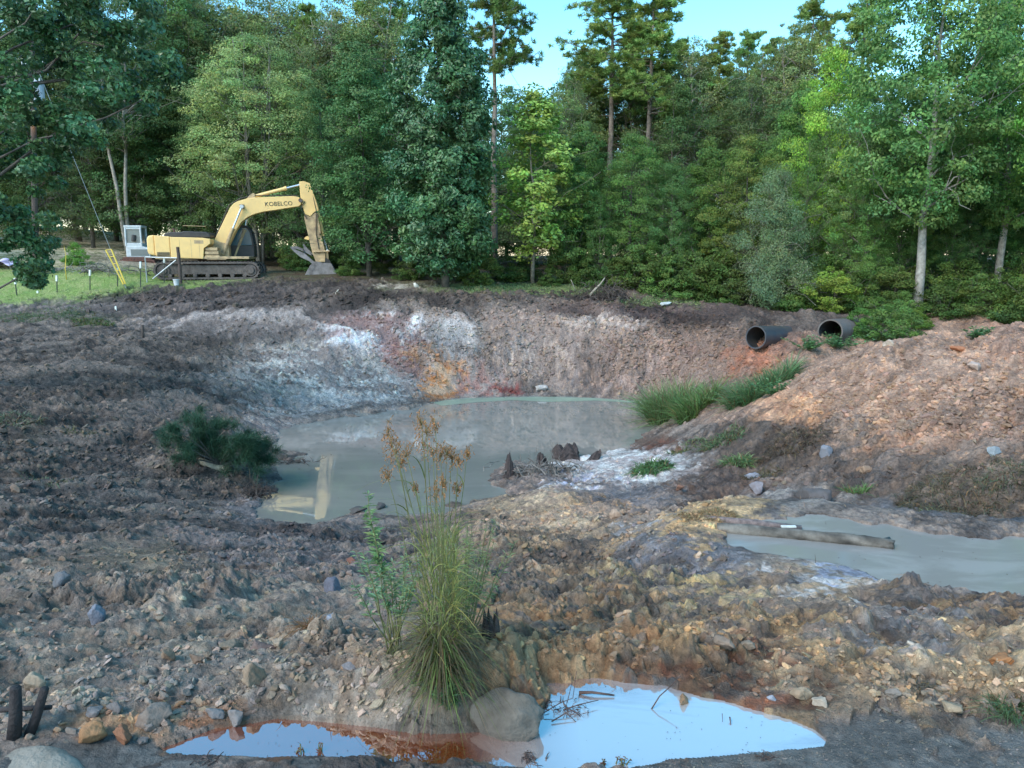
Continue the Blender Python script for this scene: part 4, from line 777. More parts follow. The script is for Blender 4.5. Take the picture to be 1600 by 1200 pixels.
def brace():
    Y = 32.5; b = pt(282, 437, Y); root = empty('fence_corner', tuple(b), 0, 'dark timber fence corner post with galvanised rail and diagonal brace by the excavator', 'fence')
    k = MY(Y)/F/1.0; q = lambda px, py: ((px-282)*k, (436-py)*k)
    m = MB(); m.tube([(0, 0, -.3), (.01, 0, .6), (-.02, 0, q(282, 386)[1])], [.08, .075, .07], 9); m.build('timber_post', M_WOOD, root)
    m = MB(); a, c = q(230, 401.5), q(279, 403); m.tube([(a[0], 0, a[1]), (c[0], 0, c[1])], .03, 8); m.build('rail', M_GALV, root)
    m = MB(); a = q(230, 401); m.tube([(a[0], 0, a[1]+.02), (a[0], 0, -.4)], .03, 8); m.build('steel_post', M_GALV, root)
    m = MB(); a, c = q(278, 406), q(243, 433); m.tube([(a[0], -.03, a[1]), (c[0], -.25, c[1]-.05)], .035, 8); m.build('diagonal_brace', M_GALV, root)
brace()
def bucket_white():
    p = pt(276, 446, 31); m = MB(); m.tube([(0, 0, 0), (0, 0, .27)], [.11, .135], 16); m.tube([(0, 0, .25), (0, 0, .285)], .145, 16); r = m.build('plastic_bucket', M_WHITE, None, loc=tuple(p)); tag(r, 'white plastic bucket standing on the grass at the dirt edge', 'bucket')
bucket_white()
def pole():
    Yp = 33; b = pt(55, 440, Yp); t = pt(50, 62, Yp); root = empty('utility_pole', tuple(b), 0, 'wooden utility pole with a grey transformer and small lit lamp half hidden in leaves', 'utility pole'); H = (t-b).z; dx = (t-b).x
    m = MB(); m.tube([(0, 0, -.5), (dx, 0, H)], [.15, .10], 12); m.build('shaft', M_WOOD, root)
    q = pt(60, 142, Yp-.3)-b; m = MB(); m.tube([(q.x, q.y, q.z-.42), (q.x, q.y, q.z+.35)], .24, 16); m.tube([(q.x, q.y, q.z+.35), (q.x, q.y, q.z+.42)], [.25, .12], 16); tf = m.build('transformer', mat('grey_transformer', (.45, .5, .55), .5), root)
    m = MB(); [m.tube([(q.x+s, q.y, q.z+.4), (q.x+s, q.y, q.z+.62)], .035, 8) for s in (-.1, .1)]; m.build('bushing', M_WHITE, tf)
    q = pt(56, 100, Yp-.2)-b; m = MB(); m.box((q.x-.8, q.y-.05, q.z-.05), (q.x+.6, q.y+.05, q.z+.05)); m.build('crossarm', M_GALV, root)
    for s in (-.6, .0, .35): m = MB(); m.tube([(q.x+s, q.y, q.z+.05), (q.x+s, q.y, q.z+.25)], [.05, .03], 8); m.build('insulator', M_WHITE, root)
    q = pt(48.5, 188, Yp-1.1)-b; m = MB(); m.tube([(dx*.6, 0, q.z+.3), (q.x, q.y, q.z+.25)], .025, 8); m.tube([(q.x, q.y, q.z+.12), (q.x, q.y, q.z+.28)], [.14, .05], 12); lm = m.build('lamp_arm', M_GALV, root)
    em, nt, bs = nodes('lamp_glow'); bs.inputs['Emission Color'].default_value = (1, .55, .15, 1); bs.inputs['Emission Strength'].default_value = 6; bs.inputs['Base Color'].default_value = (.8, .5, .2, 1)
    m = MB(); m.tube([(q.x, q.y, q.z-.22), (q.x, q.y, q.z-.05), (q.x, q.y, q.z+.12)], [.05, .11, .08], 12); m.build('lamp_globe', em, lm)
    # guy wires with their ladder-like yellow guard
    A = pt(197, 447, 30); T_ = pt(54, 96, Yp); g = empty('guy_wire', tuple(A), 0, 'taut guy wire with a yellow ladder-like guard running down to the dirt edge', 'guy wire'); d = T_-A
    m = MB(); m.tube([(0, 0, -.1), tuple(d)], .012, 6); m.tube([(-.02, 0, -.1), (-.24+d.x*.17, 0, d.z*.16)], .01, 5); m.build('wire', M_WIRE, g)
    s0, s1 = [], []
    for t_ in np.linspace(.01, .165, 6): s0.append(np.array(d)*t_+np.array([.03, -.03, 0])); s1.append(np.array(d)*t_*np.array([1, 1, 1])+np.array([-.05-.18*t_/.165, -.03, -.02]))
    m = MB(); m.tube(s0, .035, 8); m.tube(s1, .035, 8); gd = m.build('guard', M_YG, g)
    m = MB(); [m.tube([s0[i], s1[i]], .018, 6) for i in range(1, 6)]; m.build('rung', M_YG, g)
pole()
def branches(name, loc, n, ln, r, spread, seed, m, label, cat, col=(1, 1, 1), up=.3, parent=None, flatz=.4):
    rg = np.random.default_rng(seed); mb = MB()
    for i in range(n):
        c = rg.normal(size=3)*spread; c[2] = abs(c[2])*flatz; d = rg.normal(size=3); d[2] = abs(d[2])*up; d = d/np.linalg.norm(d)*ln*rg.uniform(.4, 1.2); g = rg.uniform(.6, 1.5)
        p = bent(c-d/2, c+d/2, rg.uniform(-.1, .15), 6, .35, rg); mb.tube(p, np.linspace(r*rg.uniform(.4, 1.1), r*.25, 6), 5, np.array(col)*g)
        if rg.uniform() < .6: q = p[3]; mb.tube(bent(q, q+rg.normal(size=3)*ln*.3, .05, 4, .3, rg), np.linspace(r*.35, r*.12, 4), 4, np.array(col)*g)
    o = mb.build(name, m, parent, loc=tuple(loc)); 
    if label: tag(o, label, cat)
    return o
branches('brush_row', pt(130, 424, 35), 90, 1.1, .035, np.array([1.7, .3, .22]), 5, M_DEAD, 'low row of cut branches lying on the lawn below the round bush', 'brush')
branches('brush_pile', pt(945, 468, 24.3), 90, .9, .03, np.array([.42, .3, .32]), 6, M_WOOD, 'tangled heap of dark dead branches and roots on the rim', 'brush pile', (1.6, 1.5, 1.4), .8, None, .9)
def stick(name, pts_, r, m, label, cat='stick', col=(1, 1, 1)):
    P0 = Vector(pts_[0]); mb = MB(); mb.tube([np.array(Vector(p)-P0) for p in pts_], r, 7, col); return tag(mb.build(name, m, None, smooth=True, loc=tuple(P0)), label, cat)
stick('dead_branch', [pt(921,462,24.2), pt(930,452,24.2), pt(938,444,24.1), pt(945,434,24.0)], [.06, .05, .04, .02], M_DEAD, 'pale bare branch sticking up out of the brush pile', 'branch', (1.5, 1.45, 1.3))
stick('dead_branch', [pt(899,455,24.6), pt(895,444,24.6), pt(892,437,24.6)], [.02, .015, .01], M_DEAD, 'thin pale twig standing to the left of the brush pile', 'branch', (1.5, 1.45, 1.3))
stick('pale_stick', [pt(517,466,25), pt(524,460,25), pt(529,452,25)], [.05, .05, .02], M_DEAD, 'curved pale stick lying on the dark dirt in front of the bucket', 'stick', (1.9, 1.85, 1.7))
stick('dark_stake', [hit(224,531)+Vector((0,0,-.1)), hit(224,531)+Vector((0,0,.2)), hit(224,531)+Vector((0,0,.48))], [.055, .045, .05], M_WOOD, 'short dark stake standing upright in the grey slope left of the white clay', 'stake')
stick('sapling', [pt(104,437,31), pt(102,420,31), pt(103,400,31), pt(100,384,31)], [.02, .018, .014, .006], M_YG, 'thin yellowish sapling standing on the lawn in front of the round bush', 'sapling')
def yard_cloth():
    b = pt(4, 424, 36); mb = MB(); n = 14; g = np.random.default_rng(1); xs = np.linspace(-1.1, .75, n); ys = np.linspace(-.6, .6, 8); X, Yy = np.meshgrid(xs, ys); Z = .28*np.exp(-(X*1.2)**2)*(1+.2*np.sin(Yy*7))+.05*np.sin(X*9+Yy*3)+.3
    V = np.stack([X, Yy, Z-(.35*np.abs(Yy)**2)], -1).reshape(-1, 3); i = (np.arange(7)[:, None]*n+np.arange(n-1)[None]).ravel(); st = np.where((np.arange(n) % 4 < 2), 1., .45); c = np.stack([np.tile(st, 8)*.72, np.tile(st, 8)*.62, np.tile(st, 8)*.85], -1)
    mb.add(V, np.stack([i, i+1, i+n+1, i+n], -1), c); o = mb.build('striped_cloth', mat('striped_fabric', (1, 1, 1), .8, vcol=True, amt=.1), None, smooth=True, loc=tuple(b)); tag(o, 'pale lilac striped cloth draped low at the edge of the lawn', 'cloth')
    s = o.modifiers.new('solid', 'SOLIDIFY'); s.thickness = .02
yard_cloth()

# ---------------------------------------------------------------- culvert pipes
def pipe(name, mouth, axis, rad, L, m, mi, label, ribs, amp):
    root = empty(name, tuple(mouth), 0, label, 'culvert pipe'); root.rotation_euler = Vector(axis).to_track_quat('X', 'Z').to_euler()
    n = ribs*6; xs = np.linspace(0, L, n); r = rad+amp*np.sin(np.linspace(0, ribs*2*math.pi, n)); sd = 36; a = np.linspace(0, 2*math.pi, sd, endpoint=False)
    def shell(rr): return np.stack([np.repeat(xs, sd), np.outer(rr, np.cos(a)).ravel(), np.outer(rr, np.sin(a)).ravel()], -1)
    i = (np.arange(n-1)[:, None]*sd+np.arange(sd)[None]); j = (np.arange(n-1)[:, None]*sd+(np.arange(sd)[None]+1) % sd); q = np.stack([i, j, j+sd, i+sd], -1).reshape(-1, 4)
    o = MB(); o.add(shell(r), q); o.build('outer_wall', m, root, smooth=True); o = MB(); o.add(shell(r-.03), q[:, ::-1]); o.build('inner_wall', mi, root, smooth=True)
    rm = MB(); k = np.arange(sd); V = np.concatenate([np.stack([np.full(sd, -.004), np.cos(a)*q_, np.sin(a)*q_], -1) for q_ in (rad+amp*.3+.004, rad-.034)]); rm.add(V, np.stack([k, (k+1) % sd, sd+(k+1) % sd, sd+k], -1)); rm.build('rim', m, root)
M_HDPE = mat('black_plastic_pipe', (.035, .05, .07), .35, dirt=(.12, .09, .075), amt=.7, scale=2.5, bump=.003)
M_CMP = mat('corrugated_grey_metal', (.13, .125, .12), .6, .2, dirt=(.12, .085, .065), amt=.8, scale=3, bump=.004)
M_IN = mat('pipe_inside', (.02, .025, .03), .5, dirt=(.07, .06, .05), amt=.6, scale=3)
pipe('culvert_pipe', pt(1181, 527, 16.9), (.76, .64, -.06), .38, 2.6, M_HDPE, M_IN, 'smooth black plastic culvert pipe sticking out of the dirt bank', 3, .003)
pipe('culvert_pipe', pt(1297, 518, 16.6), (.62, .78, -.05), .39, 3.2, M_CMP, M_IN, 'grey corrugated metal culvert pipe half buried under the green shrubs', 34, .014)

# ---------------------------------------------------------------- stones
def ico(sub):
    bm = bmesh.new(); bmesh.ops.create_icosphere(bm, subdivisions=sub, radius=1); V = np.array([v.co[:] for v in bm.verts]); Fc = np.array([[v.index for v in f.verts] for f in bm.faces]); bm.free(); return V, Fc
IC = {k: ico(k) for k in (1, 2, 3, 4)}
def stone(sub, rg, cuts=9, rough=.08, sq=(1, .8, .62)):
    V, Fc = IC[sub]; V = V.copy(); D = unit(rg.normal(size=(cuts, 3))); h = rg.uniform(.38, .85, cuts)
    for d, hh in zip(D, h): t = V @ d; V -= np.clip(t-hh, 0, None)[:, None]*d*.9
    if sub > 2:
        a = rg.uniform(0, 9); f = fbm(V[:, 0]*2.3+a+V[:, 2]*1.7, V[:, 1]*2.3-a+V[:, 2], 4, 3)-.5; V *= (1+f*rough*4)[:, None]; f = fbm(V[:, 0]*9+a+V[:, 2]*6, V[:, 1]*9+V[:, 2]*5, 3, 8)-.5; V *= (1+f*rough)[:, None]
    else: V *= (1+rg.normal(size=(len(V), 1))*rough)
    return V*np.array(sq)*rg.uniform(.85, 1.15, 3), Fc
M_STONE = mat('stone', (1, 1, 1), .92, dirt=(.62, .58, .54), amt=.8, scale=9, bump=.012, bscale=45, vcol=True)
ROCKS = [ # px, py(centre), width px, height px, colour, label
 (398,1067,54,50,S(150,128,106),'large brown angular boulder sitting alone on the rubble above the puddle'),
 (150,962,34,36,S(128,132,142),'rounded blue grey rock high in the left rubble'),(100,930,44,34,S(112,112,114),'dark grey angular rock above the rounded blue grey one'),
 (140,1146,62,40,S(172,128,88),'orange stained rock near the left tip of the puddle'),(192,1146,42,36,S(150,104,76),'rust brown rock touching the orange stained rock'),
 (240,1115,76,44,S(140,126,114),'broad flat grey boulder behind the orange stained rock'),(150,1118,34,26,S(132,124,120),'pale round stone behind the rust brown rock'),(182,1113,30,26,S(128,120,116),'small grey stone wedged left of the broad flat boulder'),
 (368,1108,38,32,S(138,132,128),'grey stone at the puddle edge below the large brown boulder'),(335,1112,32,24,S(140,136,134),'light stone just left of the puddle edge'),
 (240,1010+50,20,16,S(150,144,138),'small pale stone in the middle of the left rubble'),(262,1020,36,26,S(150,126,104),'tan pointed rock in the middle of the left rubble'),(310,1026,40,26,S(138,116,98),'brown crumbling lump right of the tan pointed rock'),
 (362,1002,44,30,S(132,118,100),'mossy brown rock above the large brown boulder'),(410,1015,40,32,S(124,104,96),'dark purple brown rock above the large brown boulder'),(434,1016,26,24,S(168,148,126),'cream stone beside the dark purple brown rock'),
 (572,1041,30,24,S(172,148,128),'cream stone under the grass tussock leaves'),(545,1045,30,22,S(142,134,132),'grey stone left of the cream stone under the tussock'),(517,1002,24,14,S(160,164,176),'small bluish white stone beside the brown dry tuft'),(520,920,50,34,S(112,112,122),'wide slate coloured rock behind the brown dry tuft'),
 (552,880-4,24,18,S(140,96,80),'small reddish rock behind the leafy weed'),(25,762,28,16,S(140,120,104),'brown rock alone on the dark left slope'),(50,1050,50,44,S(176,156,132),'cream crumbly rock above the blackened stumps'),
 (1068,1092,24,20,S(150,120,90),'round brown stone standing in the blue puddle'),(1255,1087,40,28,S(168,146,120),'cream angular rock beyond the far end of the puddle'),(1280,1098,30,22,S(178,164,146),'pale rock beside the cream angular one past the puddle'),(1205,1092,22,12,S(160,162,170),'flat bluish stone on the puddle shore'),
 (1128,1026,44,32,S(140,122,106),'grey brown boulder in the ochre dirt behind the puddle'),(1168,1024,30,24,S(146,130,112),'stone next to the grey brown boulder in the ochre dirt'),(1565,1040,46,22,S(176,122,78),'orange flat rock near the picture edge'),(1485,1110,40,24,S(170,150,124),'cream rock on the rubble margin above the grey gravel'),(1450,1100,36,22,S(160,140,118),'tan rock left of the cream rock above the grey gravel'),(1395,1098,30,18,S(150,138,126),'small grey stone on the rubble margin above the gravel'),
 (972,937-4,46,22,S(176,134,94),'orange brown clod in the middle of the ochre dirt'),(965,802,34,22,S(178,152,130),'pinkish cream rock at the foot of the ochre hump'),(1062,822-50,18,14,S(150,110,90),'small reddish stone on the white clay spit'),
 (845,596,22,14,S(196,186,178),'white rock low on the far bank above the water'),(1040,476,20,8,S(200,208,206),'white rock in the grass strip right of the brush pile'),(650,448,14,9,S(225,225,215),'white rock beside the trunk of the evergreen column'),
 (1523,575,26,18,S(196,172,158),'pale rock high on the sandy mound'),(1500,545,30,12,S(184,120,84),'orange rock near the crest of the sandy mound'),(1385,550,22,12,S(196,178,160),'cream stone at the mound crest above the pipe'),
 (1290,712,24,22,S(150,150,156),'white clay lump below the sandy mound'),(1175,738,30,16,S(160,162,172),'white clay lump left of the dark tussock hollow'),(1182,762,26,26,S(150,144,148),'upright white clay lump above the side puddle'),(1552,710,24,16,S(160,168,172),'bluish white lump low on the mound near the edge'),(1355,724,24,18,S(176,144,118),'tan stone low on the mound beneath the pale rock'),
 (1270,770,60,44,S(104,98,96),'large grey layered clod standing over the side puddle'),
 (560,799,34,12,S(92,88,84),'dark mud lump poking out of the pond near the shore'),(594,790,24,11,S(84,82,80),'small dark mud lump in the pond beside the other one'),
]
def put_rock(i, px, py, w, h, c, lb, sub=4):
    rg = np.random.default_rng(500+i); p = hit(px, py+h*.35); k = p.y/F; a, b = w*k*.5, h*k*.5
    V, Fc = stone(sub, rg, 14, .13, (1, .85, b/a*1.15)); V = V*a
    mb = MB(); cc = np.array(c)*.9; n = fbm(V[:, 0]/a*2+i, V[:, 1]/a*2+V[:, 2]/a, 3, 9)[:, None]
    mb.add(V, Fc, cc*(.8+.45*n)); o = mb.build('rock', M_STONE, None, smooth=True, loc=(p.x, p.y, p.z+b*.45)); o.rotation_euler = (rg.uniform(-.2, .2), rg.uniform(-.2, .2), rg.uniform(-.5, .5)); return tag(o, lb, 'rock')
for i, r_ in enumerate(ROCKS): put_rock(i, *r_)
def slab():
    rg = np.random.default_rng(77); p = ptz(24, 1222, -2.40); V, Fc = stone(4, rg, 6, .05, (.30, .20, .15)); mb = MB(); mb.add(V, Fc, S(150,143,130)); tag(mb.build('rock_slab', M_STONE, None, smooth=True, loc=tuple(p)), 'smooth pale rock slab cut off by the bottom corner of the picture', 'rock')
slab()
# crumbled clods and gravel lying loose: nobody could count them
def rubble():
    rg = np.random.default_rng(99); mb = MB(); base = [stone(1, rg, 6, .16) for _ in range(14)]; base2 = [stone(2, rg, 12, .10) for _ in range(14)]
    # px,py centre, half sizes, count, min & max size in metres, power
    ZN = [(280,1000,330,120,3400,.004,.040),(200,1120,240,40,800,.005,.042),(1250,1030,420,75,3200,.004,.034),(950,960,300,70,1500,.006,.04),(1300,1165,360,40,2600,.003,.009),(120,860,160,60,900,.012,.06),
          (1450,600,210,80,4200,.010,.05),(1500,650,140,40,1400,.018,.08),(1300,640,90,50,800,.015,.06),(1400,720,220,50,900,.015,.07),(850,530,280,60,7500,.014,.085),(1080,560,140,50,4000,.014,.085),(500,560,160,60,1800,.014,.07),
          (200,640,260,120,5500,.012,.075),(200,760,220,60,1800,.015,.07),(600,470,480,16,1600,.03,.13),(900,850,240,50,2600,.01,.06),(450,870,180,40,1600,.01,.06),(560,1060,100,60,900,.006,.04),(940,745,100,30,500,.01,.05),(1500,1100,140,24,700,.006,.035),(700,590,160,40,900,.02,.09)]
    X, Yy, SZ = [], [], []
    for cx, cy, rx, ry, n, s0, s1 in ZN:
        px = cx+rg.uniform(-1, 1, n)*rx; py = cy+rg.uniform(-1, 1, n)*ry; v = (600-py)/F; c = CP+v*SP; sl = (-SP+v*CP)/c; xs = ((px-800)/F/c)
        Ys = np.exp(np.linspace(math.log(2.6), math.log(46), 110)); gx = xs[:, None]*Ys[None]; gy = np.repeat(Ys[None], n, 0); d = EYE+sl[:, None]*Ys[None]-rbf(gx, gy)
        k = np.argmax(d < 0, 1); ok = (d < 0).any(1); t = Ys[k]*rg.uniform(.985, 1.015, n)
        X.append((xs*t)[ok]); Yy.append(t[ok]); u = rg.uniform(0, 1, ok.sum())**4.2; SZ.append(s0+(s1-s0)*u)
    X = np.concatenate(X); Yy = np.concatenate(Yy); SZ = np.concatenate(SZ); SZ = SZ*np.interp(Yy, [5, 14, 40], [1, 1.3, 1.35]); Z, C, wt, _ = land(X, Yy)
    keep = np.ones(len(X), bool)
    for pg, lv, *_r in PONDS: keep &= sdist(X, Yy, pg) > .03
    keep &= project(X, Yy, Z)[1] > 455
    for a, big in ((base, False), (base2, True)):
        for bi, (V0, F0) in enumerate(a):
            s = np.where(keep & ((SZ > .022) == big) & (np.arange(len(X)) % len(a) == bi))[0]
            if not len(s): continue
            th = rg.uniform(0, 6.28, len(s)); c, sn = np.cos(th), np.sin(th); tl = rg.normal(size=len(s))*.35
            V = V0[None]*SZ[s][:, None, None]*rg.uniform(.65, 1.35, (len(s), 1, 3)); x = V[..., 0]*c[:, None]-V[..., 1]*sn[:, None]; y = V[..., 0]*sn[:, None]+V[..., 1]*c[:, None]; z = V[..., 2]+x*tl[:, None]
            P_ = np.stack([x+X[s][:, None], y+Yy[s][:, None], z+(Z[s]+SZ[s]*.10)[:, None]], -1); n0 = len(V0); Fc = (F0[None]+(np.arange(len(s))*n0)[:, None, None]).reshape(-1, 3)
            cc = C[s]*rg.uniform(.85, 1.3, (len(s), 1))*np.stack([rg.uniform(.95, 1.12, len(s)), np.ones(len(s)), rg.uniform(.85, 1.05, len(s))], -1)
            mb.add(P_.reshape(-1, 3), Fc, np.repeat(np.clip(cc, 0, .8), n0, 0))
    o = mb.build('rubble', M_STONE, None); tag(o, 'loose crumbled clods and gravel strewn over the mud', 'rubble', kind='stuff')
rubble()

# ---------------------------------------------------------------- grasses and weeds
M_GRASS = leaf_mat('grass_blade', .3, .5, .3)
def blades(mb, C, D, L, wd, bend, col, rg, seg=5):
    """arching blades from points C in directions D"""
    n = len(C); t = np.linspace(0, 1, seg+1); D = unit(D); h = D.copy(); h[:, 2] = 0; h = unit(h+1e-4); L = np.asarray(L)*rg.uniform(.6, 1.15, n); bend = np.asarray(bend)*rg.uniform(.5, 1.4, n)
    P_ = C[:, None]+D[:, None]*L[:, None, None]*t[None, :, None]+(h[:, None]*.45-np.array([0, 0, 1.]))*(L*bend)[:, None, None]*(t**2.2)[None, :, None]
    s = unit(np.cross(D, rg.normal(size=D.shape)*.3+np.array([0, 0, 1.])))*(np.asarray(wd)*rg.uniform(.6, 1.2, n))[:, None]*.5; w = (1-t**1.8)*.95+.05
    A = P_-s[:, None]*w[None, :, None]; B = P_+s[:, None]*w[None, :, None]; V = np.stack([A, B], 2).reshape(n, -1, 3); k = np.arange(seg)*2; q = np.stack([k, k+1, k+3, k+2], -1); Fc = (q[None]+(np.arange(n)*(seg+1)*2)[:, None, None]).reshape(-1, 4)
    c = np.asarray(col, float)*rg.uniform(.65, 1.35, (n, 1))*np.stack([rg.uniform(.8, 1.3, n), np.ones(n), rg.uniform(.8, 1.1, n)], -1); mb.add(V.reshape(-1, 3), Fc, np.repeat(c, (seg+1)*2, 0))
def tussock(name, p, rad, h, n, wd, col, bend, label, cat='grass clump', seed=0, up=1.0, brown=.15, sq=(1, 1), parent=None, lean=(0, 0)):
    rg = np.random.default_rng(seed); C = np.zeros((n, 3)); a = rg.uniform(0, 6.283, n); q = np.sqrt(rg.uniform(0, 1, n))*rad; C[:, 0] = np.cos(a)*q*sq[0]; C[:, 1] = np.sin(a)*q*sq[1]
    if rad > .12: z = land(C[:, 0]+p[0], C[:, 1]+p[1])[0]; C[:, 2] = z-p[2]-.01
    else: C[:, 2] = -.02
    D = rg.normal(size=(n, 3))*.42+np.array([lean[0], lean[1], up]); D[:, 0] += C[:, 0]/rad*.4; D[:, 1] += C[:, 1]/rad*.4; mb = MB(); cc = np.tile(np.array(col, float), (n, 1)); br = rg.uniform(size=n) < brown; cc[br] = (.20, .14, .07)
    blades(mb, C, D, h, wd, bend, cc, rg); o = mb.build(name, M_GRASS, parent, loc=tuple(p) if parent is None else None)
    if label: tag(o, label, cat)
    return o
G1 = (.14, .24, .08); G2 = (.18, .29, .12); DRY = (.24, .17, .09); DKDRY = (.11, .085, .06)
TUS = [(1050,650,.34,1.1,1900,.016,G2,.30,'tall fresh green grass clump at the pond corner'),(1092,642,.28,.75,900,.016,G1,.35,'lower green grass clump beside the tall fresh one'),
 (1190,610,.42,.60,2100,.015,(.12,.23,.10),.35,'bluish green grass patch at the foot of the sandy mound'),(1150,622,.22,.2,400,.014,G2,.6,'pale leafy grass between the two green patches'),
 (1018,738,.22,.24,420,.02,(.09,.19,.07),.7,'green grass tuft at the edge of the white clay spit'),(1130,690,.26,.20,420,.014,(.11,.17,.08),.7,'thin grass patch on the brown slope above the spit'),(1155,722,.16,.22,320,.016,(.15,.24,.10),.7,'bright yellow green tuft leaning over the brown slope'),
 (1075,700,.25,.15,260,.014,(.12,.17,.07),.8,'sparse pale grass left of the bright tuft'),(1340,766,.10,.20,240,.01,G1,.4,'small upright green tuft above the side puddle'),(1240,702,.34,.22,700,.01,DKDRY,.9,'dark dry grass mat drooping over the hollow'),
 (1190,742,.2,.18,300,.01,(.12,.11,.06),.9,'brownish grass fringe under the dark dry mat'),(1500,770,.55,.18,1500,.010,(.12,.11,.07),1.0,'wide mat of flattened dry grass on the puddle bank'),(1470,800,.2,.12,300,.010,(.17,.20,.12),.9,'pale green grass edge at the lower side of the dry mat'),
 (1570,745,.25,.12,300,.01,(.13,.17,.10),.9,'thin green grass at the picture edge above the dry mat'),(1105,845,.24,.10,900,.009,(.34,.24,.13),.8,'heap of tan straw at the end of the floating log'),
 (1560,500,.0,.0,0,0,G1,0,None),
 (20,660,.35,.20,320,.014,(.14,.18,.12),.8,'faded grass patch at the far left of the dark slope'),(75,750,.25,.12,180,.012,(.12,.17,.09),.8,'low green tuft on the left slope below the faded patch'),(125,680,.2,.12,140,.012,(.13,.15,.08),.8,'sparse yellow tuft right of the faded patch'),
 (145,505,.45,.16,600,.02,(.09,.15,.05),.7,'dark green grass tuft on the rim below the guy wire'),(70,495,1.1,.14,900,.02,(.10,.15,.07),.8,'low weedy grass strip on the rim at the left'),
 (492,1000,.05,.30,190,.006,(.24,.12,.05),1.3,'rust brown dry tuft bending down beside the stones'),(1585,1120,.12,.14,320,.006,(.08,.14,.06),.9,'green grass tuft at the edge of the grey gravel'),(1425,1082,.10,.14,260,.005,(.15,.13,.10),1.2,'flattened grey dry grass on the ochre rubble'),
 (1215,1040,.09,.05,160,.004,(.24,.20,.13),1,'small straw scrap on the ochre rubble'),(1640,800,.3,.15,300,.01,DKDRY,.9,'dry grass outside the edge of the picture')]
for i, t in enumerate(TUS):
    px, py, rad, h, n, wd, col, bend, lb = t
    P_t = hit(px, py); ft = fs(P_t)
    if lb: tussock('grass_clump', P_t, rad*ft, h*ft, n, wd*ft, col, bend, lb, 'grass clump', 700+i, sq=(1.3, .8))
# lawn and verge grass
def lawn():
    rg = np.random.default_rng(8); mb = MB(); n = 26000; px = rg.uniform(-120, 330, n); Yv = np.where(rg.uniform(size=n) < .8, rg.uniform(32.8, 38, n), rg.uniform(44, 60, n)); x = (px-800)/F*Yv; z, c, w, s = land(x, Yv)
    ok = (c[:, 1] > c[:, 0]*1.12) & (s < .4); C = np.stack([x, Yv, z-.01], -1)[ok]; n = len(C); blades(mb, C, rg.normal(size=(n, 3))*.5+np.array([0, 0, 1.]), .06, .03, .5, (.24, .34, .11), rg, 3)
    n = 9000; px = rg.uniform(720, 1180, n); Yv = rg.uniform(31.5, 35, n); x = (px-800)/F*Yv; z, c, w, s = land(x, Yv); ok = (c[:, 1] > c[:, 0]*1.05); C = np.stack([x, Yv, z-.01], -1)[ok]; n = len(C); blades(mb, C, rg.normal(size=(n, 3))*.5+np.array([0, 0, 1.]), .16, .04, .5, (.19, .27, .12), rg, 3)
    tag(mb.build('lawn_grass', M_GRASS), 'short green grass of the lawn and the strip along the wood', 'grass', kind='stuff')
lawn()
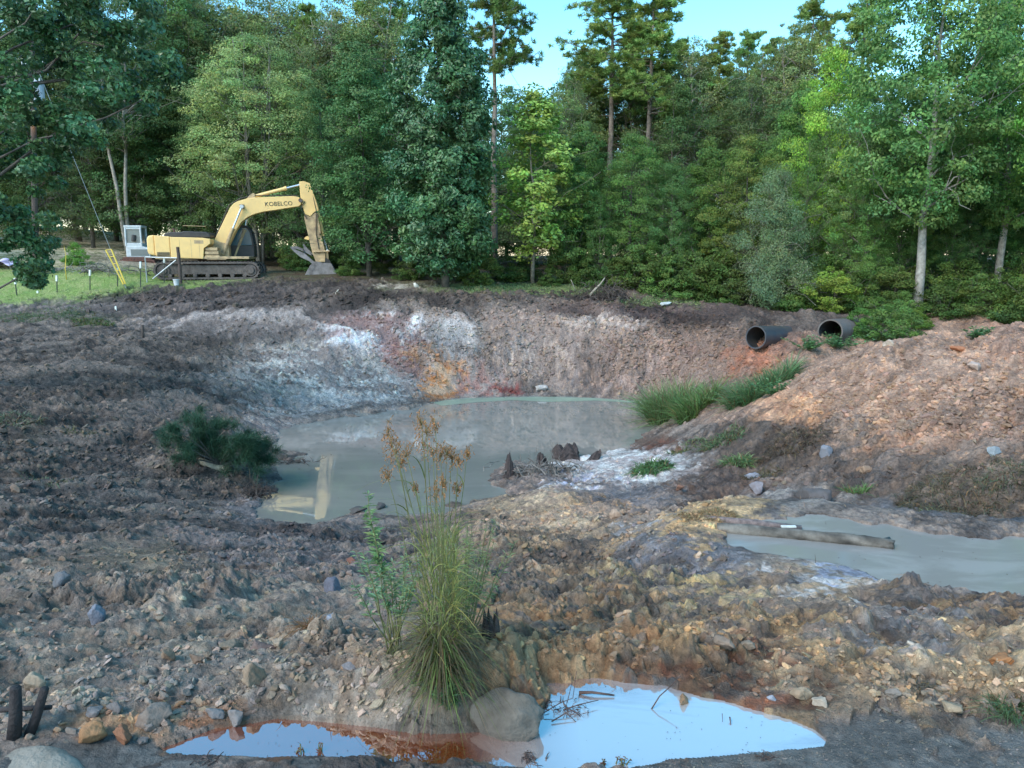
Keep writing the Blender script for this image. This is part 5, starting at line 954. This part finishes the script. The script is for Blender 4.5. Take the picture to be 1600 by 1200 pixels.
def sedge():
    p = hit(690, 1060); p.z += .0; rg = np.random.default_rng(17); root = empty('sedge_plant', tuple(p), 0, 'tall sedge clump with brown drooping seed heads growing on the earth lump by the puddle', 'sedge')
    k = p.y/F; mb = MB(); n = 380; a = rg.uniform(0, 6.283, n); q = rg.uniform(0, .06, n)+.02; C = np.stack([np.cos(a)*q, np.sin(a)*q, rg.uniform(0, .30, n)], -1)
    D = np.stack([np.cos(a), np.sin(a), rg.uniform(.5, 2.6, n)], -1)+rg.normal(size=(n, 3))*.25; cc = np.where(rg.uniform(size=(n, 1)) < .3, np.array([[.20, .15, .07]]), np.array([[.17, .22, .07]]))
    blades(mb, C, D, np.where(rg.uniform(size=n) < .2, .36, .22), .0065, .95, cc, rg, 7); mb.build('leaves', M_GRASS, root)
    mb = MB(); n = 300; a = rg.uniform(0, 6.283, n); C = np.stack([np.cos(a)*.06, np.sin(a)*.06, rg.uniform(.12, .42, n)], -1); D = np.stack([np.cos(a), np.sin(a), rg.uniform(.1, .8, n)], -1); blades(mb, C, D, .26, .006, 1.1, (.10, .085, .05), rg, 7); mb.build('dead_leaves', M_GRASS, root)
    mb = MB(); n = 560; a = rg.uniform(0, 6.283, n); C = np.stack([np.cos(a)*.08, np.sin(a)*.08, rg.uniform(.25, .85, n)], -1); D = np.stack([np.cos(a)*.6, np.sin(a)*.6, rg.uniform(.6, 2.6, n)], -1)+rg.normal(size=(n, 3))*.5; blades(mb, C, D, .26, .0045, .6, (.25, .27, .09), rg, 6); mb.build('upper_leaves', M_GRASS, root)
    # stems and their seed heads: pixel targets of the photograph turned into heights above the base
    heads = [(612,672,1),(618,690,1),(625,700,1),(640,705,1),(632,716,.8),(610,740,.7),(664,655,1),(672,668,1),(668,690,.9),(686,660,.8),(682,700,1),(694,706,1),(704,702,.9),(712,710,.8),(722,715,.6),(736,705,.5),(700,752,.7),(688,768,.8),(720,760,.6),(655,760,.5)]
    for i, (px, py, s) in enumerate(heads):
        t = pt(px-6, py, p.y+rg.uniform(-.08, .08))-p; a0 = np.array([rg.normal()*.035, rg.normal()*.035, .02]); e = np.array(t); st = MB(); P_ = bent(a0, e, 0, 8, .02, rg); P_[:, 0] += (np.linspace(0, 1, 8)**.5-np.linspace(0, 1, 8))*e[0]*-.35
        st.tube(P_, np.linspace(.0034, .0016, 8), 5, (1, 1, 1)); so_ = st.build('stem', M_STEM, root, smooth=True)
        for j in range(4):
            z = rg.integers(3, 7); bl = MB(); blades(bl, P_[z][None], np.array([[rg.normal(), rg.normal(), 1.6]]), .28, .006, .8, (.14, .17, .06), rg, 6)
            if j < 2: bl.build('blade', M_GRASS, so_)
        hd = MB(); nb = 26
        for b in range(nb):                                     # drooping clusters of spikelets
            o_ = e+rg.normal(size=3)*np.array([.024, .024, .03])*s; d = unit(np.array([rg.normal(), rg.normal(), -.7]))*rg.uniform(.018, .038)*s; n2 = 5
            q = o_[None]+d[None]*np.linspace(0, 1, n2)[:, None]; q[:, 2] -= np.linspace(0, 1, n2)**2*.014
            leaves(hd, q, rg.normal(size=q.shape), .013, .45, (.38, .19, .075), rg, .35, .8)
            hd.tube([e-np.array([0, 0, .03]), o_], [.0008, .0005], 3, (.2, .14, .06), cap=False)
        hd.build('seed_head', M_GRASS, so_)
M_STEM = mat('green_stem', (.12, .16, .055), .6, dirt=(.18, .12, .05), amt=.7, scale=12)
sedge()
def weed(name, p, h, n, label, seed, col=(.12, .22, .10), lean=(0, 0), lw=.045, asp=.3, cat='weed', nst=3, spread=.10, t0=.2):
    rg = np.random.default_rng(seed); root = empty(name, tuple(p), 0, label, cat); st = MB(); lf = MB()
    for i in range(nst):
        e = np.array([lean[0]+rg.normal()*spread, lean[1]+rg.normal()*spread, h*rg.uniform(.7, 1)]); P_ = bent((rg.normal()*.02, rg.normal()*.02, -.02), e, 0, 8, .06, rg); st.tube(P_, np.linspace(.005, .0018, 8), 5)
        m_ = n//nst; t = rg.uniform(t0, 1, m_); k = np.clip((t*7).astype(int), 0, 6); f = (t*7-k)[:, None]; C = P_[k]*(1-f)+P_[k+1]*f; a = rg.uniform(0, 6.28, m_); D = np.stack([np.cos(a), np.sin(a), rg.uniform(-.1, .7, m_)], -1)*(1.15-t)[:, None]**.4
        leaves_dir(lf, C, D, lw*(1.25-t*.6), asp, col, rg)
    st.build('stem', M_STEM, root, smooth=True); lf.build('leaves', M_GRASS, root); return root
def leaves_dir(mb, C, D, size, asp, col, rg):
    D = unit(D); n = len(C); s = np.asarray(size)[:, None] if np.ndim(size) else np.full((n, 1), size); s = s*rg.uniform(.7, 1.25, (n, 1)); sd_ = unit(np.cross(D, np.array([0, 0, 1.])+rg.normal(size=D.shape)*.25)); up_ = np.cross(sd_, D)
    V = np.stack([C, C+D*s*.45+sd_*s*asp*.5+up_*s*.05, C+D*s-up_*s*.12, C+D*s*.45-sd_*s*asp*.5+up_*s*.05], 1).reshape(-1, 3); c = np.asarray(col)*rg.uniform(.7, 1.35, (n, 1))*np.stack([rg.uniform(.85, 1.2, n), np.ones(n), rg.uniform(.8, 1.1, n)], -1); mb.add(V, np.arange(n*4).reshape(-1, 4), np.repeat(c, 4, 0))
def gp(px, Y): x = (px-800)/F/slope(1040)[1]*Y; return Vector((x, Y, ground(x, Y)))
weed('leafy_weed', gp(622, 4.1), 1.0, 170, 'tall narrow green weed spire rising left of the sedge', 31, (.19, .30, .13), lean=(-.16, .1), nst=2, spread=.02, lw=.075, t0=.45)
weed('leafy_weed', gp(618, 3.9), .60, 560, 'bushy bluish green weed at the left foot of the sedge', 32, (.17, .28, .15), lean=(-.06, 0), nst=14, spread=.13, lw=.055, t0=.55)
weed('leafy_weed', gp(722, 3.9), .74, 1300, 'loose yellowish weed growing at the right side of the sedge', 33, (.24, .29, .12), nst=26, spread=.17, lw=.06, asp=.14, t0=.4)
weed('leafy_weed', hit(705,1070), .22, 220, 'low green weed in front of the sedge base', 34, (.09, .17, .08), nst=8, spread=.07, lw=.06, asp=.18)
for i, (px, py, h, n, nst, sp, lb) in enumerate(((1575,508,.42,900,22,.35,'leafy green weeds on the mound crest at the edge of the picture'),(1530,520,.25,300,10,.2,'small weeds on the mound crest left of the larger ones'),(1262,556,.30,520,16,.30,'bright leafy weeds under the black pipe'),(1310,550,.35,600,18,.35,'leafy weeds between the corrugated pipe and the mound'),
        (1205,618,.3,300,10,.2,'broad-leaved weed beside the bluish green grass'),(1360,535,.35,500,16,.35,'leafy weeds over the mound crest below the corrugated pipe'),(1630,500,.45,700,18,.4,'leafy weeds past the edge of the picture'))):
    P_t = hit(px, py); ft = fs(P_t); weed('leafy_weed', P_t, h*ft, n, lb, 40+i, (.12, .24, .10), nst=nst, spread=sp*ft, lw=.13, asp=.5)
# the uprooted bush on the left slope
def fallen_bush():
    p = hit(330, 735); root = empty('uprooted_bush', tuple(p), 0, 'uprooted dark green feathery bush lying on the slope by the pond', 'bush'); rg = np.random.default_rng(55); k = p.y/F
    C = []
    for cx, cy, rx, ry, n in ((300,690,56,40,36),(350,705,62,42,40),(405,720,30,36,22),(390,700,34,20,12)):
        for _ in range(n): a, q = rg.uniform(0, 6.28), math.sqrt(rg.uniform()); C.append(((cx+math.cos(a)*q*rx*.82-330)*k, rg.normal()*.36, (738-(cy+math.sin(a)*q*ry*.82))*k+rg.normal()*.02))
    C = np.array(C); n = 190; ci = np.repeat(np.arange(len(C)), n); mb = MB(); a = rg.normal(size=(len(ci), 3)); D = unit(a*.7+np.array([.25, -.1, .75])+unit(C)[ci]*.5); blades(mb, C[ci]+rg.normal(size=a.shape)*.05, D, .26, .008, .35, (.045, .105, .06), rg, 3); mb.build('foliage', M_GRASS, root)
    st = MB()
    for c in C[::3]: st.tube(bent((.2, 0, .05), c, .05, 6, .1, rg), np.linspace(.02, .004, 6), 5)
    st.build('stem', M_BARK, root)
fallen_bush()
def cut_log():
    a, b = hit(312, 731)+Vector((0, 0, .06)), hit(356, 741)+Vector((0, 0, .07)); root = empty('cut_log', tuple(a), 0, 'short pale debarked log lying against the uprooted bush', 'log'); m = MB(); v = np.array(b-a); m.tube([np.zeros(3), v*.5+np.array([0, 0, .01]), v], [.08, .075, .07], 12, (1.9, 1.75, 1.4)); m.build('wood', M_DEAD, root, smooth=False)
cut_log()
for i, (pp, r, lb) in enumerate(((((312,738),(306,705),(296,688),(270,678)), .016, 'bare forked twig curving left out of the uprooted bush'),(((314,738),(322,705),(344,680),(352,672)), .014, 'bare twig leaning right in front of the uprooted bush'),(((345,735),(375,720),(400,700)), .012, 'bare twig crossing toward the pond from the cut log'),
        (((392,762),(390,735),(382,700)), .014, 'thin reddish stick upright in the root clump at the pond edge'),(((398,762),(404,740),(404,722)), .014, 'short reddish stick beside the thin upright one'),(((388,760),(395,745),(402,712)), .010, 'very thin leaning stick in the root clump'))):
    stick('bare_twig', [pt(x, y, 10.9+.1*i*.3) for x, y in pp], np.linspace(r, r*.35, len(pp)), M_DEAD, lb, 'twig', (1.1, .85, .7))
branches('root_clump', hit(402, 765)+Vector((0, 0, .05)), 60, .45, .016, np.array([.22, .16, .12]), 61, M_WOOD, 'dark clump of broken roots at the left pond edge', 'roots', (1.6, 1.2, 1), .8)
branches('root_mat', hit(455, 722)+Vector((0, 0, .03)), 40, .36, .013, np.array([.30, .14, .04]), 62, M_WOOD, 'dark mat of roots stretching into the pond from its left bank', 'roots', (1.6, 1.2, 1.1), .3)
branches('root_clump', hit(845, 745)+Vector((0, 0, .06)), 90, .65, .028, np.array([.42, .22, .10]), 63, M_DEAD, 'tangle of grey roots between the two stumps on the spit', 'roots', (.8, .75, .72), .6)
# stumps on the spit
def stump(name, px, py, w, h, seed, label, lean=0, spikes=5, m=M_WOOD, col=(1.0, .92, .86), p=None):
    p = p or hit(px, py); rg = np.random.default_rng(seed); k = p.y/F; r = w*k/2; H = h*k; sd = 18; n = 9; a = np.linspace(0, 2*math.pi, sd, endpoint=False); mb = MB(); top = H*(.55+.45*np.abs(np.sin(a*spikes/2+seed))**1.5)*rg.uniform(.75, 1.1, sd); V = []
    for i in range(n):
        t = i/(n-1); rr = r*((1.3-.5*t) if spikes < 4 else (1.2-.25*t))*(1+.13*np.sin(a*5+seed)+rg.normal(size=sd)*.05)*(1 if t < .9 else .8); V.append(np.stack([np.cos(a)*rr+lean*t*H, np.sin(a)*rr*.8, top*t-.06*(1-t)], -1))
    V.append(np.stack([np.cos(a)*r*.35+lean*H*.7, np.sin(a)*r*.35, np.full(sd, H*.45)], -1)); V = np.concatenate(V); n += 1; i = (np.arange(n-1)[:, None]*sd+np.arange(sd)[None]); j = (np.arange(n-1)[:, None]*sd+(np.arange(sd)[None]+1) % sd)
    c = np.array(col)*np.tile(rg.uniform(.5, 1.4, sd), n)[:, None]; mb.add(V, [np.stack([i, j, j+sd, i+sd], -1).reshape(-1, 4), np.array([list(range((n-1)*sd, n*sd))])], c); return tag(mb.build(name, m, None, smooth=False, loc=tuple(p)), label, 'stump')
M_STUMP = mat('charred_wood', (.09, .07, .065), .85, dirt=(.025, .02, .02), amt=.9, scale=14, bump=.012, bscale=60, vcol=True)
stump('tree_stump', 795, 752, 15, 42, 3, 'narrow spiked dark stump at the tip of the spit', 0, 2, M_STUMP); stump('tree_stump', 886, 726, 38, 26, 5, 'squat splintered stump on the white clay spit', -.1, 5, M_STUMP); stump('tree_stump', 925, 724, 16, 18, 7, 'small leaning splinter stump right of the squat one', .5, 2, M_STUMP)
stump('tree_stump', 846, 740, 18, 22, 9, 'tiny broken stump between the spiked and the squat one', 0, 2, M_STUMP); stump('tree_stump', 762, 1030, 26, 60, 12, 'rotten dark stump hidden behind the sedge on the earth lump', 0, 5, M_STUMP, p=gp(768, 3.95))
def charred():
    for i, (A, B, r, lb) in enumerate((((18,1150),(24,1074),.030,'thick upright blackened stake in the bottom corner'),((36,1152),(70,1076),.024,'blackened stake leaning right in the bottom corner'),((-30,1110),(80,1105),.014,'thin black branch lying behind the two blackened stakes'))):
        Y = 3.28+.05*i; a, b = pt(*A, Y), pt(*B, Y); 
        if i < 2: a.z -= .06
        stick('blackened_stake', [a, a.lerp(b, .5)+Vector((.006, 0, 0)), b], [r*1.15, r, r*.85], M_STUMP, lb, 'stake', (.55, .55, .55))
charred()
# logs in the side puddle
def water_log():
    a, b = ptz(1120, 826, SIDE+.02), ptz(1392, 851, SIDE+.03); root = empty('floating_log', tuple(a), 0, 'long pale barked log lying half sunk in the grey side puddle', 'log'); v = np.array(b-a); rg = np.random.default_rng(4); n = 22; t = np.linspace(0, 1, n)
    P_ = v[None]*t[:, None]; P_[:, 2] += np.sin(t*3)*.012; r = .082+.005*np.sin(t*11); sd = 20; m = MB(); m.tube(P_, r, sd, (1, 1, 1)); V = m.v[0]; nn = fbm(V[:, 0]*22, V[:, 1]*22+V[:, 2]*20, 4, 2)-.5; ctr = np.repeat(P_, sd, 0); V += (V-ctr)*(nn*.35)[:, None]
    gcol = .8+1.8*(fbm(V[:, 0]*5+V[:, 2]*9, V[:, 1]*9, 3, 6)-.45)[:, None]*np.ones((1, 3)); m.c[0] = (np.array([.72, .68, .62])*gcol).astype(np.float32); V[-sd:] += rg.normal(size=(sd, 3))*.02; m.build('trunk', M_DEAD, root, smooth=True)
    m = MB(); q = v*.60; [m.tube([q+np.array([0, 0, .03]), q+np.array([.03*s, -.02, .075])], [.012, .008], 6) for s in (1, -1)]; m.build('branch_stub', M_DEAD, root)
water_log()
stick('sunken_log', [ptz(1100, 812, SIDE+.02), ptz(1170, 818, SIDE+.05), ptz(1252, 826, SIDE+.01)], [.065, .065, .045], M_STUMP, 'darker log lying right behind the long pale log', 'log', (3.2, 3.0, 2.8))
def chip(px, py, z, w, label, c=(.8, .82, .74)):
    p = ptz(px, py, z); m = MB(); m.box((-w, -w*.25, 0), (w, w*.25, w*.25), c); tag(m.build('wood_chip', M_STONE, None, loc=tuple(p), bevel=.004), label, 'wood chip')
chip(1232, 824, SIDE+.10, .10, 'white wood chip lying on the darker log in the side puddle')
# twigs and debris in the blue puddle
L3 = FRONT
TW = [(((1018,1108),(1030,1092),(1044,1082),(1062,1067)),(.0,.06,.10,.16),.004,'thin angled twig standing in the blue puddle'),(((905,1083),(925,1083),(960,1087)),(.01,.02,.01),.010,'dark flat piece of bark floating near the far edge of the blue puddle'),
      (((850,1115),(875,1102),(895,1095),(900,1060)),(.02,.05,.06,.16),.003,'thin twig rising from the debris by the earth lump'),(((880,1110),(905,1103),(935,1096)),(.01,.03,.03),.004,'thin twig lying over the water beside the earth lump'),(((862,1128),(885,1116),(900,1128)),(.01,.03,.0),.004,'small crooked twig floating by the earth lump'),
      (((886,1100),(893,1075),(892,1062)),(.02,.10,.14),.0022,'very thin upright stem near the debris in the puddle'),(((1128,1117),(1129,1128)),(.03,.0),.002,'tiny upright stem near the rounded end of the puddle'),(((1140,1122),(1142,1133)),(.02,.0),.004,'small dark seed pod in the puddle near its rounded end')]
for pp, hs2, r, lb in TW:
    Pq = []
    for (x, y), h_ in zip(pp, hs2): q = ptz(x, y+h_*190, L3); Pq.append(q+Vector((0, 0, h_)))
    stick('twig', Pq, np.linspace(r, r*.5, len(Pq)), M_STUMP, lb, 'twig', (1.6, 1.2, 1))
branches('floating_debris', ptz(885, 1108, L3)+Vector((0, 0, .005)), 46, .07, .003, np.array([.075, .05, .012]), 71, M_STUMP, 'dark twiggy debris floating at the foot of the earth lump', 'debris', (1.4, 1.1, 1), .4)
for i, (px, py, lb) in enumerate(((965,1192,'reddish seedling poking up at the bottom edge of the puddle'),(945,1196,'small dark seedling at the bottom edge of the puddle'),(1010-30,1190,'tiny curled dead leaf plant at the bottom edge of the puddle'),(470,1172,'small brown sprout in the left arm of the puddle'),(500,1170,'thin brown sprout near the other one in the left arm'))):
    weed('seedling', ptz(px, py+4, L3), .045, 16, lb, 90+i, (.16, .07, .05), nst=3, spread=.012, lw=.022, asp=.45, cat='seedling')
for i, (px, py, w_, lb) in enumerate(((830,1187,.07,'dark clod of bark on the gravel below the puddle'),(1200,1190-8,.05,'small dark clod on the gravel at the rounded end'),(330,1190,.07,'flat dark bark piece below the left arm of the puddle'))):
    p = hit(px, py); branches('bark_piece', p+Vector((0, 0, .008)), 14, w_, .005, np.array([w_*.5, w_*.3, .004]), 120+i, M_STUMP, lb, 'bark piece', (1.2, 1.1, 1), .2)
# the earth lump the sedge grows on is a single big clod
def lump():
    p = hit(785, 1052); rg = np.random.default_rng(21); V, Fc = stone(4, rg, 9, .10, (.27, .18, .17)); V = V*1.0; n = fbm(V[:, 0]*14, V[:, 1]*14+V[:, 2]*11, 4, 4); V *= (1+(n-.5)*.18)[:, None]; mb = MB(); mb.add(V, Fc, np.array(S(112,106,96))*(.35+1.2*n[:, None]))
    o = mb.build('earth_lump', M_STONE, None, smooth=True, loc=(p.x, p.y-.02, p.z-.05)); tag(o, 'big rounded grey earth lump beside the sedge at the puddle', 'earth lump')
lump()

def litter():
    rg = np.random.default_rng(123); mb = MB(); n = 5200; px = rg.uniform(-60, 1660, n); py = np.where(rg.uniform(size=n) < .55, rg.uniform(640, 1000, n), rg.uniform(780, 1130, n)); v = (600-py)/F; c = CP+v*SP; sl = (-SP+v*CP)/c; xs = (px-800)/F/c
    Ys = np.exp(np.linspace(math.log(2.6), math.log(30), 140)); d = EYE+sl[:, None]*Ys[None]-rbf(xs[:, None]*Ys[None], np.repeat(Ys[None], n, 0)); k = np.argmax(d < 0, 1); t = Ys[k]*rg.uniform(.98, 1.02, n); x = xs*t; z, c_, w, s = land(x, t)
    ok = (d < 0).any(1) & (fbm(x*1.1, t*1.1, 3, 130) > .5)
    for pg, *_r in PONDS: ok &= sdist(x, t, pg) > .05
    C = np.stack([x, t, z+.012], -1)[ok]; n = len(C); D = rg.normal(size=(n, 3)); D[:, 2] = np.abs(D[:, 2])*.35; sc = np.interp(C[:, 1], [3, 14], [.6, 1.6]); cc = np.where(rg.uniform(size=(n, 1)) < .45, np.array([[.30, .23, .15]]), np.array([[.08, .06, .045]]))
    blades(mb, C, D, .13*sc, .006*sc, .35, cc, rg, 4); tag(mb.build('straw_litter', M_GRASS), 'dry straw, root and twig scraps littering the mud', 'litter', kind='stuff')
litter()
def algae():
    rg = np.random.default_rng(2); top = [(672,628),(730,622),(800,620.5),(860,620),(930,622),(1005,628)]; bot = [(1000,630),(930,626),(860,628),(800,625.5),(740,629),(690,634)]
    pg = poly(top+bot, POND); me = bpy.data.meshes.new('algae_film'); bm = bmesh.new(); f = bm.faces.new([bm.verts.new((a, b, EYE+POND+.004)) for a, b in pg]); bmesh.ops.triangulate(bm, faces=[f]); bm.to_mesh(me)
    me.materials.append(mat('algae', S(150,168,145), .3, dirt=S(125,140,122), amt=.8, scale=1.5)); tag(link('algae_film', me), 'pale green algae film along the far edge of the pond', 'algae', kind='stuff')
algae()

def specks():
    rg = np.random.default_rng(321); mb = MB()
    for k, n, s0 in ((2, 90, .010), (1, 60, .03), (0, 120, .05)):
        pg, lv = PONDS[k][0], PONDS[k][1]; lo, hi = pg.min(0), pg.max(0); q = rg.uniform(lo, hi, (n*3, 2)); d = sdist(q[:, 0], q[:, 1], pg); w = np.exp(-np.abs(d)/(.5 if k == 2 else 1.2)); q = q[(d < -.02) & (rg.uniform(size=len(q)) < w+.15)][:n]
        P_ = np.concatenate([q, np.full((len(q), 1), EYE+lv+.003)], 1); leaves(mb, P_, np.array([0, 0, 1.])+rg.normal(size=P_.shape)*.12, s0, .4, (.10, .07, .05), rg, .5)
    tag(mb.build('floating_specks', M_GRASS), 'tiny leaf and bark specks floating on the water', 'litter', kind='stuff')
specks()
